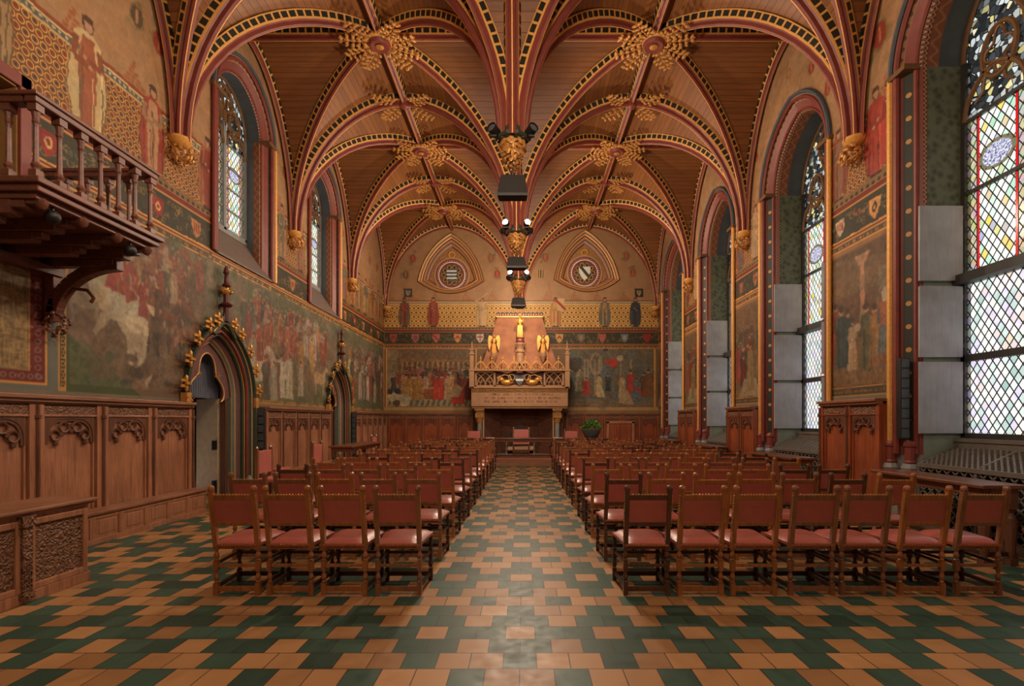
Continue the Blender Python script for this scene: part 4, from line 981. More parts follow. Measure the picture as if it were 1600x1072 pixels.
WM = [M['gold_flat'], M['red'], M['rosette'], M['blue'], M['zig'], M['beads'], M['damask'], M['plaster'], M['bronze'], M['stone_grey'], M['dkred'], M['dark']]
G_, R_, RO, BL, ZI, BE, DA, PL, BR, SG, DR, DK = range(12)
M['reveal_dark'] = plain('slate_painted_soffit', (.27,.29,.30), rough=.7, var=.2, scale=3)
WM.append(M['reveal_dark']); RV = 12
M['orange_band'] = m_zig('orange_patterned_band', (.48,.27,.16), (.56,.38,.25), .21); WM.append(M['orange_band']); OB = 13
wn_ = 0
def window(side, yc, P, full, wi):
    wall = WR if side > 0 else WL; w_, zs, rise = P['w'], P['zs'], P['rise']
    T = lambda u, d, z: (wall + side*d, yc + u, z)
    gd = .82 if full else .50                                        # depth of the glass
    t = thing('window_%d' % wi, None, None, (wall, yc, 0), kind='structure')
    if full:
        zb = 1.12; prof = [(.40, -.03, .31, -.03, G_, BL), (.31, -.03, .20, .05, R_, ZI), (.20, .05, .08, .12, RO, R_), (.08, .12, .0, .2, R_, BE), (0, .2, 0, .26, BE, BE), (0, .26, 0, .44, DA, OB), (0, .44, 0, gd, DA, RV)]
    else:
        zb = 5.0; prof = [(.40, -.03, .31, -.03, R_, BL), (.31, -.03, .20, .04, RO, ZI), (.20, .04, .08, .10, R_, R_), (.08, .10, .0, .16, ZI, BE), (0, .16, 0, .30, OB, BL), (0, .30, 0, gd, BL, BL)]
    mb = MB(); jamb_arch(mb, T, P, zb, prof)
    if full:
        for sg in (-1, 1):
            q = [T(sg*(w_+.40), -.03, 0), T(sg*(w_-.002), .21, 0), T(sg*(w_-.002), .21, zb), T(sg*(w_+.40), -.03, zb)]; mb.add(q, [(0,1,2,3)], SG)
            mb.add([T(sg*w_, .2, 0), T(sg*w_, gd+.02, 0), T(sg*w_, gd+.02, 4.9), T(sg*w_, .2, 4.9)], [(0,1,2,3)], PL)
            mb.add([T(sg*(w_-.003), .2, 0), T(sg*(w_-.003), gd, 0), T(sg*(w_-.003), gd, 4.9), T(sg*(w_-.003), .2, 4.9)], [(0,1,2,3)], PL)
    mb.build('moulding', WM, t)
    # rolls: gold and red shafts with capitals and bases, arch rolls above
    mb = MB()
    for d, e, r, m in ((.355, -.05, .045, 0), (.255, -.02, .05, 1), (.05, .13, .035, 1)):
        a = arch_line(w_, zs, rise, d)
        mb.tube([T(u, e, z) for u, z in a], r*.8, 6, 2 if m == 0 else m)
        for sg in (-1, 1):
            mb.tube([T(sg*(w_+d), e, zb), T(sg*(w_+d), e, zs)], r, 8, m if (full or sg > 0) else 1)
    mb.build('roll_moulding', [M['gold_flat'], M['red'], M['blue']], t, smooth=True)
    for sg in (-1, 1):
        mb = MB(); mb.box(*[tuple(map(min, zip(T(sg*(w_+.42), -.09, zs-.03), T(sg*(w_+.0), .14, zs+.05)))), tuple(map(max, zip(T(sg*(w_+.42), -.09, zs-.03), T(sg*(w_+.0), .14, zs+.05))))]); mb.build('impost', M['bronze'], t)
        if full:
            mb = MB()
            for d, e in ((.34, -.04), (.10, .08)):
                p = T(sg*(w_+d), e, 0); mb.lathe([(.085, .98), (.085, 1.0), (.075, 1.02), (.075, 1.22), (.095, 1.24), (.095, 1.28), (.07, 1.32)], p, 10, 0); mb.lathe([(.12, .72), (.13, .78), (.10, .84), (.13, .90), (.10, .97)], p, 10, 1)
            mb.box(*[tuple(map(min, zip(T(sg*(w_+.46), -.12, 0), T(sg*(w_+.0), .2, .74)))), tuple(map(max, zip(T(sg*(w_+.46), -.12, 0), T(sg*(w_+.0), .2, .74))))], m=1)
            mb.build('column_base', [M['dkred'] if False else M['red'], M['stone_grey']], t, smooth=False)
    if full:
        mb = MB(); mb.box((wall+gd-.02, yc-w_-.05, 0), (wall+gd+.06, yc+w_+.05, 1.36)); mb.build('window_apron', M['plaster'], t)
    # frame and tracery
    z0 = 1.40 if full else 5.86; f = MB(); hw = w_
    def fr(u0, u1, za, zb_, d0=gd-.05, d1=gd+.05, m=0):
        a = T(u0, d0, za); b = T(u1, d1, zb_); f.box(tuple(map(min, zip(a, b))), tuple(map(max, zip(a, b))), m)
    light_top = 6.15 if full else 7.75
    fr(-.045, .045, z0, light_top+.5); fr(-hw, -hw+.07, z0, zs); fr(hw-.07, hw, z0, zs); fr(-hw, hw, z0-.08, z0+.05)
    if full: tiers = [(1.45, 2.53), (2.63, 3.70), (3.84, 5.05), (5.10, 6.15)]; fr(-hw, hw, 2.53, 2.63); fr(-hw, hw, 3.70, 3.84, gd-.18, gd+.05); fr(-hw, hw, 5.05, 5.10, gd-.03, gd+.03); fr(-hw, hw, 6.13, 6.18, gd-.03, gd+.03)
    else:
        tiers = [(5.90, 6.35), (6.38, 6.84), (6.87, 7.32), (7.35, 7.80)]
        for z in (6.35, 6.84, 7.32, 7.8): fr(-hw, hw, z, z+.03, gd-.02, gd+.02)
    f.build('window_frame', M['frame_iron'] if full else M['stone_grey'], t)
    tr = MB()
    def tub(pts, r=.035): tr.tube([T(u, gd-.03, z) for u, z in pts], r, 6)
    lc = hw/2; lw = hw/2 - .05
    tub(arch_line(hw-.03, zs, rise, 0))
    for sg in (-1, 1):
        tub([(sg*lc+u, z) for u, z in arch_line(lw, light_top, lw*1.25, 0, 8)])
        # cusped head of each light
        tub([(sg*lc + (.62+.20*math.cos(3*(q-math.pi/2)))*lw*math.cos(q), light_top + .18 + (.62+.20*math.cos(3*(q-math.pi/2)))*lw*math.sin(q)) for q in [math.pi*k/16 for k in range(17)]], .022)
    ct = zs + rise*.30; cr = hw*.40
    for sg in (-1, 1): 
        cc = (sg*hw*.42, light_top + lw*1.55); 
        tr.tube([T(cc[0]+cr*.62*math.cos(q), gd-.03, cc[1]+cr*.85*math.sin(q)) for q in [2*math.pi*k/20 for k in range(20)]], .035, 6, closed=True)
        tr.tube([T(cc[0]+cr*.42*(1+.28*math.cos(4*q))*math.cos(q), gd-.03, cc[1]+cr*.6*(1+.28*math.cos(4*q))*math.sin(q)) for q in [2*math.pi*k/32 for k in range(32)]], .02, 5, closed=True)
    cc = (0, zs + rise*.56); tr.tube([T(cc[0]+cr*.8*math.cos(q), gd-.03, cc[1]+cr*.8*math.sin(q)) for q in [2*math.pi*k/20 for k in range(20)]], .035, 6, closed=True)
    tr.tube([T(cc[0]+cr*.55*(1+.28*math.cos(4*q))*math.cos(q), gd-.03, cc[1]+cr*.55*(1+.28*math.cos(4*q))*math.sin(q)) for q in [2*math.pi*k/32 for k in range(32)]], .02, 5, closed=True)
    tub([(0, light_top+.4), (-.08, light_top+1.0), (-.35, zs+rise*.5)]); tub([(0, light_top+.4), (.08, light_top+1.0), (.35, zs+rise*.5)])
    tr.build('tracery', M['bronze'], t, smooth=True)
    for sg in (-1, 1):
        u0, u1 = (sg*(hw-.07), sg*.045); a, b = min(u0, u1), max(u0, u1)
        for k, (za, zb_) in enumerate(tiers):
            big = k >= 2 or not full
            nz = (a, tiers[2][0], b, tiers[3][1]) if full else (a, 5.9, b, 7.8)
            pane('glass_pane', M['glass_b'] if big else M['glass'], t, T, gd, [(a, za), (b, za), (b, zb_), (a, zb_)], ((a+b)/2, 0), nz)
    zt = tiers[-1][1] + .03; al = [p for p in arch_line(hw-.01, zs, rise, 0)]
    pane('glass_pane', M['glass_t'], t, T, gd+.01, [(-hw+.01, zt)] + al + [(hw-.01, zt)])
    if not full:
        mb = MB(); o_ = hw + .30
        mb.add([T(-o_, -.04, 5.0), T(o_, -.04, 5.0), T(hw, gd, 5.84), T(-hw, gd, 5.84)], [(0,1,2,3)]); mb.add([T(-o_, -.04, 4.985), T(o_, -.04, 4.985), T(o_, -.04, 5.03), T(-o_, -.04, 5.03)], [(0,1,2,3)])
        for sg in (-1, 1): mb.add([T(sg*o_, -.04, 5.0), T(sg*hw, gd, 5.84), T(sg*hw, gd, 5.0)], [(0,1,2)])
        mb.build('window_sill', plain('grey_mauve_sill', (.42,.36,.33), .6), t)
        mb = MB(); 
        for z_ in (4.0,): pass
    if full:
        for za, zb_ in ((1.44, 2.53), (2.60, 3.68), (3.76, 4.90)):
            for sg in (-1, 1):
                p = MB(); th = .035
                if sg > 0: a0 = T(hw-.06, .10, za); b0 = T(hw-.06+th, .76, zb_); p.box(tuple(map(min, zip(a0, b0))), tuple(map(max, zip(a0, b0))))
                else:
                    hx = Vector(T(-hw+.05, .76, 0)); dr = Vector((-side*math.cos(math.radians(38)), math.sin(math.radians(38)), 0)); e = hx + dr*.62
                    p.bar((hx.x, hx.y, (za+zb_)/2), (e.x, e.y, (za+zb_)/2), th, zb_-za)
                s_ = p.build('shutter', M['shutter'], t, bevel=.006)
                h = MB(); hp = T(sg*(hw-.045), .775, 0)
                for z in (za+.15, zb_-.20): h.lathe([(.014, z), (.014, z+.06)], (hp[0], hp[1], 0), 6)
                h.build('hinge', M['iron'], s_)
    return t
wi = 1
for yc in RWIN[1:]: window(1, yc, RWP, True, wi); wi += 1
window(1, RWIN[0], RWP, True, wi); wi += 1
for yc in LWIN: window(-1, yc, LWP, False, wi); wi += 1

# ---------------------------------------------------------------- blind curved triangles of the end wall
for ti, T_ in enumerate(TRI):
    t = thing('curved_triangle_niche', '%s curved-triangle niche high on the end wall, %s' % (['left', 'right'][ti], ['blue lion roundel in it', 'white shield with dark bend in it'][ti]), 'wall niche', (T_[0][0], D, T_[0][1]), kind=None)
    mb = MB(); sc = [(1.0, -.04), (.975, -.07), (.95, -.04), (.92, .0), (.90, .03), (.87, .05), (.83, .05), (.80, .10), (.775, .08), (.75, .13), (.70, .20), (.66, .24)]
    cols = [0, 1, 2, 3, 1, 4, 2, 1, 3, 2, 4]
    for k in range(len(sc)-1):
        A = [(x, D+sc[k][1], z) for x, z in tri_outline(T_, sc[k][0])]; B_ = [(x, D+sc[k+1][1], z) for x, z in tri_outline(T_, sc[k+1][0])]
        n_ = len(A); fs = [(i, (i+1) % n_, n_+(i+1) % n_, n_+i) for i in range(n_)]; mb.add(A+B_, fs, cols[k], [[(i*.12,0),((i+1)*.12,0),((i+1)*.12,1),(i*.12,1)] for i in range(n_)])
    mb.build('moulding', [M['dkred'], M['gold_flat'], M['stone'], M['blue'], M['red']], t)
    mb = MB(); P_ = tri_outline(T_, .67); mb.add([(T_[0][0], D+.24, T_[0][1])] + [(x, D+.24, z) for x, z in P_], [(0, 1+i, 1+(i+1) % len(P_)) for i in range(len(P_))]); mb.build('field', M['carved_gold'], t)
    mb = MB(); cx, cz = T_[0]; cz -= .08
    def disc(r0, r1, y, m, n=32):
        A = [(cx+r0*math.cos(2*math.pi*k/n), y, cz+r0*math.sin(2*math.pi*k/n)) for k in range(n)]; B_ = [(cx+r1*math.cos(2*math.pi*k/n), y, cz+r1*math.sin(2*math.pi*k/n)) for k in range(n)]
        mb.strip(A, B_, m, True)
    disc(.80, .72, D+.20, 0); disc(.72, .60, D+.20, 1); disc(.60, .56, D+.20, 2); disc(.56, .44, D+.20, 1); disc(.44, .001, D+.20, 3)
    for k in range(40): q = 2*math.pi*k/40; mb.ball((cx+.64*math.cos(q), D+.19, cz+.64*math.sin(q)), .022, 5, 2)
    for k in range(10): q = 2*math.pi*k/10; mb.tube([(cx+.36*math.cos(q)+.09*math.cos(p), D+.19, cz+.36*math.sin(q)+.09*math.sin(p)) for p in [2*math.pi*j/8 for j in range(8)]], .014, 4, 4, closed=True)
    mb.build('roundel', [M['stone'], M['red'], M['white'], M['green'], M['gold_flat']], t)
    mb = MB(); Tp = lambda u, d, z: (u, D+d, z); s_ = .26
    mb.prism([(cx-s_, cz+s_), (cx+s_, cz+s_), (cx+s_*.95, cz), (cx+s_*.55, cz-s_*.8), (cx, cz-s_*1.3), (cx-s_*.55, cz-s_*.8), (cx-s_*.95, cz)], Tp, .14, .19, 0)
    if ti == 1: mb.prism([(cx-s_, cz+s_), (cx-s_*.4, cz+s_), (cx+s_*.8, cz-s_*.45), (cx+s_*.5, cz-s_*.85)], Tp, .13, .14, 1)
    else:
        for k in range(3): mb.prism([(cx-s_*.9, cz+s_*(.75-k*.6)), (cx+s_*.9, cz+s_*(.75-k*.6)), (cx+s_*.8, cz+s_*(.5-k*.6)), (cx-s_*.8, cz+s_*(.5-k*.6))], Tp, .13, .14, 1)
    mb.build('shield', [M['white'] if ti else M['blue'], M['green'] if ti else M['white']], t)
    mb = MB(); mb.tube([(cx+.13*math.cos(q), D+.2, T_[0][1]+.82+.13*math.sin(q)) for q in [2*math.pi*k/14 for k in range(14)]], .03, 5, 0, closed=True); mb.build('small_roundel', M['gold_flat'], t)

# ---------------------------------------------------------------- portals on the left wall
PM = [M['green'], M['gold_flat'], plain('mauve_paint', (.40,.27,.25), .6), M['red'], plain('grey_green_paint', (.40,.43,.37), .6), M['black']]
def portal(i, yc, w_, rise, mirror=False):
    zs = 2.12; P = dict(w=w_, zs=zs, rise=rise); T = lambda u, d, z: (WL - d, yc + u, z)
    t = thing('door_%d' % (i+1), None, None, (WL, yc, 0), kind='structure'); mb = MB()
    prof = [(.40, -.10, .37, -.10, 1, 1), (.37, -.10, .33, -.07, 0, 0), (.33, -.07, .32, -.06, 1, 1), (.32, -.06, .27, -.0, 0, 0), (.27, .0, .26, .0, 1, 1), (.26, 0, .20, .03, 3, 3), (.20, .03, .19, .04, 1, 1), (.19, .04, .14, .10, 0, 0), (.14, .10, .07, .16, 2, 2), (.07, .16, .06, .17, 1, 1), (.06, .17, .02, .22, 4, 4), (.02, .22, .01, .22, 1, 1), (.01, .22, 0, .36, 4, 2), (.40, -.10, .40, .0, 0, 0)]
    jamb_arch(mb, T, P, 0, prof); mb.build('moulding', PM, t)
    mb = MB()
    for d, e, r, m in ((.23, .0, .035, 3), (.165, .06, .03, 0), (.385, -.10, .03, 0)):
        mb.tube([T(u, e, z) for u, z in arch_full(w_, zs, rise, 0.2, d)], r, 6, m)
    mb.build('roll_moulding', PM, t, smooth=True)
    # ogee tip, crockets, finial
    c = (rise*rise - w_*w_)/(2*w_); R = w_+c+.40; za = zs + math.sqrt(R*R-c*c)
    hood = MB(); 
    for sg in (-1, 1): 
        for q, m in ((.0, 0), (.045, 1)): hood.tube([T(sg*x*(1+q), -.10, za-.42+z+q) for x, z in ((.36, .0+.12), (.22, .26), (.11, .38), (.05, .50), (.02, .62))], .035 if m == 0 else .014, 6, m)
    hood.build('ogee_tip', [M['green'], M['gold_flat']], t, smooth=True)
    fin = MB(); s = w_/.74
    fin.lathe([(.05, 0), (.055, .28), (.10, .30), (.12, .34), (.06, .38), (.05, .42), (.05, .55)], T(0, -.12, za+.02), 8, 0); fin.lathe([(.05, .68), (.085, .72), (.04, .78), (.035, .95), (.06, .98), (.02, 1.12)], T(0, -.12, za+.02), 8, 0)
    fin.build('finial', M['dkred'], t, smooth=True); g = MB(); leafcluster(g, T(0, -.12, za+.64), .15, 22, 3, squash=(.6, 1.1, .45)); g.build('finial_leaves', M['gold'], t, smooth=True)
    al = arch_line(w_, zs, rise, .42, 14); n = len(al)
    for k in (1, 4, 7, 10, 12, n-13, n-11, n-8, n-5, n-2):
        u, z = al[k]; g = MB(); ou = Vector((0, u, (z-zs)+.3)).normalized(); p = Vector(T(u, -.13, z)) + ou*.09*s
        for q in range(5):
            a_ = q*math.pi*2/5; g.ball(p + Vector((0, math.cos(a_), math.sin(a_)))*.085*s, .055*s, 6, 0, (.6, 1.5 if abs(math.cos(a_)) > .6 else .7, .7 if abs(math.cos(a_)) > .6 else 1.5))
        g.ball(p + Vector((.03, 0, 0)), .045*s, 6); g.tube([T(u, -.11, z), tuple(p)], .015, 5); g.build('crocket', M['gold'], t, smooth=True)
    for sg in (-1, 1):
        g = MB(); g.box(tuple(map(min, zip(T(sg*(w_+.35), -.02, zs-.2), T(sg*(w_+.47), -.14, zs+.02)))), tuple(map(max, zip(T(sg*(w_+.35), -.02, zs-.2), T(sg*(w_+.47), -.14, zs+.02))))); leafcluster(g, T(sg*(w_+.42), -.16, zs-.1), .07, 10, 9); g.build('hood_stop', M['foliage_gold'] , t)
        g = MB(); g.lathe([(.09, 0), (.10, .1), (.07, .16), (.085, .26), (.06, .34), (.03, .42)], T(sg*(w_+.23), -.05, 0), 8); g.build('column_base', M['stone_grey'], t, smooth=True)
    # cusped head
    zc = zs + .28; m2 = MB(); ths = [math.radians(-40 + 260*k/52) for k in range(53)]; al2 = arch_line(w_, zs, rise, .01, 26)
    inner = [((.44 + .13*math.cos(3*(q-math.pi/2)))*s*math.cos(q)*1.08, zc + (.44+.13*math.cos(3*(q-math.pi/2)))*s*math.sin(q)*1.05) for q in ths]
    m2.ringprism(inner[::-1], al2, T, .26, .31); m2.build('cusped_head', PM[2], t); m3 = MB(); m3.tube([T(u, .26, z) for u, z in inner], .015, 5); m3.build('gold_fillet', M['gold_flat'], t)
    for q in (math.radians(30), math.radians(150)):
        g = MB(); leafcluster(g, T(.36*s*math.cos(q), .25, zc + .32*s*math.sin(q)), .07, 12, 2); g.build('cusp_leaf', M['gold'], t, smooth=True)
    m2 = MB()
    for k in range(int(2*w_/.07)): u = -w_ + .035 + k*.07; m2.lathe([(.035, 2.10), (.035, 3.2)], T(u, .50, 0), 8)
    m2.build('pleated_curtain', plain('blue_grey_cloth', (.36,.37,.42), .9), t, smooth=True)
    if i == 0:
        m2 = MB(); a = T(-w_-.02, .36, 0); 
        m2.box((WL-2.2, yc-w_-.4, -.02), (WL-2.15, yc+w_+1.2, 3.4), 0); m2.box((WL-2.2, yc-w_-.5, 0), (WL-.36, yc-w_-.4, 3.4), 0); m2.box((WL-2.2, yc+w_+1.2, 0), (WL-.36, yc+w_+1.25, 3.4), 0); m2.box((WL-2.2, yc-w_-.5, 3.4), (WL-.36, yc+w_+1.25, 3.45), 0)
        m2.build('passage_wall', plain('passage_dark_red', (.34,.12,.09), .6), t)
        m2 = MB(); m2.box((WL-.42, yc+w_-.06, 0), (WL-.30, yc+w_+.04, 3.3)); m2.box((WL-.42, yc-w_-.4, 0), (WL-.36, yc-w_-.0, 3.4)); m2.box((WL-.42, yc+w_, 0), (WL-.36, yc+w_+1.2, 3.4)); m2.build('door_frame', M['oak_dark'], t)
        m2 = MB(); m2.bar((WL-.46, yc+w_-.03, 1.06), (WL-1.18, yc+w_+.36, 1.06), .05, 2.10); dl = m2.build('door_leaf', M['door_beige'], t, bevel=.004)
        m2 = MB(); m2.box((WL-.56, yc+w_-.12, 1.0), (WL-.50, yc+w_-.02, 1.2)); m2.box((WL-.56, yc+w_-.12, .08), (WL-.5, yc+w_-.04, .34)); m2.build('door_handle', M['black'], dl)
        m2 = MB(); m2.box((WL-2.1, yc+.2, 0), (WL-1.7, yc+1.9, 1.1)); m2.build('inner_bench', M['table'], t)
    else:
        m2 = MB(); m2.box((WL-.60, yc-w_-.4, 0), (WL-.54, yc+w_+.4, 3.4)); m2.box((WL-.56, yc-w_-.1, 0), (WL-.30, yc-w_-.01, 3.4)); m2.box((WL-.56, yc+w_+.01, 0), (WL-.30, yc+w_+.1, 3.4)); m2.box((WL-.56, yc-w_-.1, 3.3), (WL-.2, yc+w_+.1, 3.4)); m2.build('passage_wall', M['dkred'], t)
        m2 = MB(); 
        for k in range(8): m2.box((WL-.46, yc-w_+k*w_/4+.006, 0), (WL-.41, yc-w_+(k+1)*w_/4-.006, 2.12)); 
        m2.build('door_leaf', M['oak_dark'], t, bevel=.006)
    return t
for i, (yc, w_, r_) in enumerate(PORT): portal(i, yc, w_, r_)
# doorway to the balcony
t = thing('door_3', None, None, (WL, 5.56, 4.0), kind='structure'); mb = MB()
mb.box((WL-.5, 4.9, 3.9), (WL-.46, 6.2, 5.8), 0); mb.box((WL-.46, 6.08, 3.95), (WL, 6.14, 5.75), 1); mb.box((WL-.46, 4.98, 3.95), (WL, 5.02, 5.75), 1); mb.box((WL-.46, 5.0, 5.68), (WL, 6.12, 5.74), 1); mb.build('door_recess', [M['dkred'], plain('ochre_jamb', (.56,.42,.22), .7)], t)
mb = MB(); mb.box((WL-.01, 6.10, 3.95), (WL+.04, 6.24, 5.86)); mb.box((WL-.01, 4.88, 3.95), (WL+.04, 5.02, 5.86)); mb.box((WL-.01, 4.88, 5.70), (WL+.04, 6.24, 5.86)); mb.build('door_frame', M['red'], t, bevel=.01)
mb = MB(); mb.box((WL-.40, 5.0, 3.95), (WL-.36, 5.9, 5.7)); mb.build('door_leaf', M['balcony'], t)

# ---------------------------------------------------------------- panelled wainscot
def foil_head(mb, T, u0, u1, zt, hgt, d0, d1, m=0):
    """carved cusped head filling the top of a panel"""
    uc = (u0+u1)/2; hw = (u1-u0)/2; z0 = zt - hgt; n = 28; A = []; B_ = []; A2 = []
    for k in range(n+1):
        q = math.pi*k/n; c, s = -math.cos(q), math.sin(q); p = 3.2
        sp = (abs(c)**p + abs(s)**p)**(-1/p)
        A.append((uc + hw*.95*c*sp, z0 + hgt*.95*s*sp)); A2.append((uc + hw*.86*c*sp, z0 + hgt*.86*s*sp)); k_ = 1/max(abs(c), abs(s)); B_.append((uc + hw*c*k_, z0 + hgt*s*k_))
    mb.ringprism(A, B_, T, d0, d1, m); mb.ringprism(A2, A, T, d0, d1-.008, m)
    lr = hw*.19
    for q in (.16, .38, .62, .84):
        q *= math.pi; u, z = uc - hw*.70*math.cos(q), z0 + hgt*.68*math.sin(q)
        mb.tube([T(u + lr*math.cos(p_), d1-.008, z + lr*.95*math.sin(p_)) for p_ in [2*math.pi*j/12 for j in range(12)]], hw*.045, 5, m, closed=True)
    for q in (.02, .27, .5, .73, .98):
        q *= math.pi; u, z = uc - hw*.60*math.cos(q), z0 + hgt*.50*math.sin(q) - hw*.02; mb.ball(T(u, d1-.006, z), hw*.095, 6, m)
def wainscot(label, T, org, u0, u1, n, mats, dep=.20, h=1.96, bench=None, nm='panelled_wainscot', cat='wall panelling', base=.12):
    mw, mh, md, mc = mats
    t = thing(nm, label, cat, org)
    def B(mb, a, b, m=0): p, q = T(*a), T(*b); mb.box(tuple(map(min, zip(p, q))), tuple(map(max, zip(p, q))), m)
    mb = MB(); B(mb, (u0, 0.012, 0), (u1, dep-.06, h-.04)); mb.build('backboard', mw, t)
    mb = MB(); B(mb, (u0, .012, h-.05), (u1, dep+.07, h)); B(mb, (u0, .012, h-.09), (u1, dep+.04, h-.05)); B(mb, (u0, .012, h-.11), (u1, dep+.015, h-.09)); mb.build('cornice', mh, t, bevel=.006)
    mb = MB(); B(mb, (u0, dep-.06, 0), (u1, dep+.02, base)); mb.build('plinth', mh, t, bevel=.006)
    P = (u1-u0)/n; zt = h - .24
    for k in range(n):
        a, b = u0+k*P, u0+(k+1)*P; sw = P*.10
        pn = MB(); B(pn, (a, dep-.06, base), (a+sw, dep, h-.11)); B(pn, (b-sw, dep-.06, base), (b, dep, h-.11)); B(pn, (a+sw, dep-.06, h-.27), (b-sw, dep-.005, h-.24)); B(pn, (a+sw, dep-.06, base), (b-sw, dep-.005, base+.12))
        B(pn, (a+sw, dep-.06, base+.1), (b-sw, dep-.052, h-.26)); B(pn, (a+sw+.02, dep-.055, base+.12), (a+sw+.045, dep-.025, h-.27)); B(pn, (b-sw-.045, dep-.055, base+.12), (b-sw-.02, dep-.025, h-.27))
        po = pn.build('panel', mw, t, bevel=.005)
        fh = MB(); foil_head(fh, T, a+sw+.03, b-sw-.03, h-.28, min(.34, P*.36), dep-.055, dep-.02); fh.build('tracery_head', md, po)
        fz = MB(); B(fz, (a+sw, dep-.055, h-.235), (b-sw, dep-.015, h-.12)); fz.build('carved_frieze', mc, po)
        st = MB(); p = T(b, dep+.01, 0)
        st.lathe([(.022, base), (.022, h-.3), (.035, h-.29), (.035, h-.25), (.02, h-.24), (.02, h-.12)], (p[0], p[1], 0), 6); st.build('shaft', md, t, smooth=True)
    if bench:
        bd, bz = bench
        mb = MB(); B(mb, (u0, dep, bz-.04), (u1, bd, bz)); mb.build('bench_seat', mh, t, bevel=.008)
        mb = MB(); B(mb, (u0+.03, bd-.08, 0), (u1-.03, bd-.04, bz-.04)); B(mb, (u0+.03, bd-.06, 0), (u1-.03, bd-.01, .07)); m_ = int((u1-u0)/.48)
        for k in range(m_):
            a = u0+.05+k*(u1-u0-.1)/m_; b = a+(u1-u0-.1)/m_; B(mb, (a, bd-.05, .07), (a+.05, bd-.025, bz-.05)); B(mb, (a+.05, bd-.05, bz-.1), (b, bd-.03, bz-.04)); B(mb, (a+.12, bd-.05, .12), (b-.07, bd-.033, bz-.13))
            B(mb, (b-.03, bd-.05, .07), (b, bd-.025, bz-.05))
        mb.build('bench_front', mw, t, bevel=.004)
    return t
TLw = lambda u, d, z: (WL+d, u, z); TRw = lambda u, d, z: (WR-d, u, z); TFw = lambda u, d, z: (u, D-d, z)
LO = (M['oak'], M['oak_h'], M['oak_dark'], M['carved']); FO = (M['oak_red'], M['oak_x'], M['oak_dark'], M['carved'])
wainscot('long oak wall panelling with bench seat, under the left mural before the open portal', TLw, (WL, 5, 0), 1.34, 9.02, 8, LO, bench=(.50, .43))
wainscot('oak wall panelling of five arched panels between the two left portals', TLw, (WL, 13, 0), 11.62, 15.50, 5, LO, bench=(.50, .43))
wainscot('oak wall panelling beyond the far left portal, running into the corner', TLw, (WL, 20, 0), 17.75, 21.80, 6, LO, bench=(.50, .43))
wainscot('red oak panelling on the end wall left of the fireplace', TFw, (-4, D, 0), -5.93, -2.22, 5, FO, dep=.2)
wainscot('red oak panelling on the end wall right of the fireplace, behind the plant', TFw, (4, D, 0), 1.83, 5.88, 5, FO, dep=.2)
for k, c in enumerate((8.84, 13.26, 17.68)):
    wainscot(['two-panel red oak cupboard under the nearest painted pier of the right wall', 'two-panel red oak cupboard under the middle painted pier, right wall', 'two-panel red oak cupboard under the farthest painted pier, right wall', 'two-panel red oak cupboard under the pier beside the viewer'][k],
             TRw, (WR, c, 0), c-.80, c+.80, 2, FO, dep=.22, h=2.0, nm='pier_cupboard', cat='cupboard')
# double door inside the end-wall panelling
t = thing('low_double_door', 'low red oak double door set in the end-wall panelling, right of the plant', 'door', (4.18, D-.2, .2))
for k in (0, 1):
    mb = MB(); x = 3.70 + k*.49; mb.box((x, D-.26, .2), (x+.47, D-.215, 1.48)); 
    for q in range(4): mb.box((x+.03+q*.11, D-.275, .3), (x+.09+q*.11, D-.26, 1.4))
    mb.build('door_leaf', M['oak_red'], t, bevel=.006)
mb = MB(); mb.box((3.58, D-.29, .2), (3.69, D-.2, 1.58)); mb.box((4.68, D-.29, .2), (4.79, D-.2, 1.58)); mb.box((3.58, D-.29, 1.49), (4.79, D-.2, 1.60)); mb.build('door_frame', M['oak'], t, bevel=.006)

# ---------------------------------------------------------------- carved chest, lower left
t = thing('carved_sideboard', 'carved oak sideboard with relief panels standing at the left edge of the picture', 'sideboard', (-4.7, 4, 0))
X0, X1, ya, yb, zt = -5.0, -4.47, 2.6, 5.2, .85
mb = MB(); mb.box((X0, ya+.03, .0), (X1-.05, yb-.03, zt-.05)); mb.box((X0, ya+.02, 0), (X1, yb-.02, .10)); mb.box((X1-.06, ya+.03, zt-.14), (X1-.015, yb-.03, zt-.05)); mb.build('body', M['oak'], t, bevel=.006)
mb = MB(); mb.box((X0-.02, ya-.02, zt-.035), (X1+.04, yb+.03, zt)); mb.box((X0-.0, ya, zt-.06), (X1+.015, yb+.01, zt-.035)); mb.build('top', M['oak_h'], t, bevel=.01)
for a, b in ((4.60, 5.10), (3.98, 4.42), (3.28, 3.80), (2.7, 3.15)):
    mb = MB(); mb.box((X1-.055, a, .16), (X1-.02, b, zt-.16)); mb.build('carved_panel', M['carved'], t)
    mb = MB(); mb.box((X1-.05, a-.05, .10), (X1+.0, a, zt-.1)); mb.box((X1-.05, b, .10), (X1, b+.05, zt-.1)); mb.box((X1-.05, a, .10), (X1, b, .16)); mb.box((X1-.05, a, zt-.16), (X1, b, zt-.1)); mb.build('panel_frame', M['oak'], t, bevel=.008)
for c in (4.50, 3.88, 3.21):
    mb = MB(); mb.box((X1-.03, c-.045, .08), (X1+.03, c+.045, zt-.06)); mb.box((X1-.03, c-.06, zt-.16), (X1+.045, c+.06, zt-.06)); mb.box((X1-.03, c-.06, .05), (X1+.045, c+.06, .10))
    for k in range(4): mb.box((X1+.03, c-.035+k*.02, .12), (X1+.036, c-.027+k*.02, .38))
    mb.build('pilaster', M['carved'], t, bevel=.004)

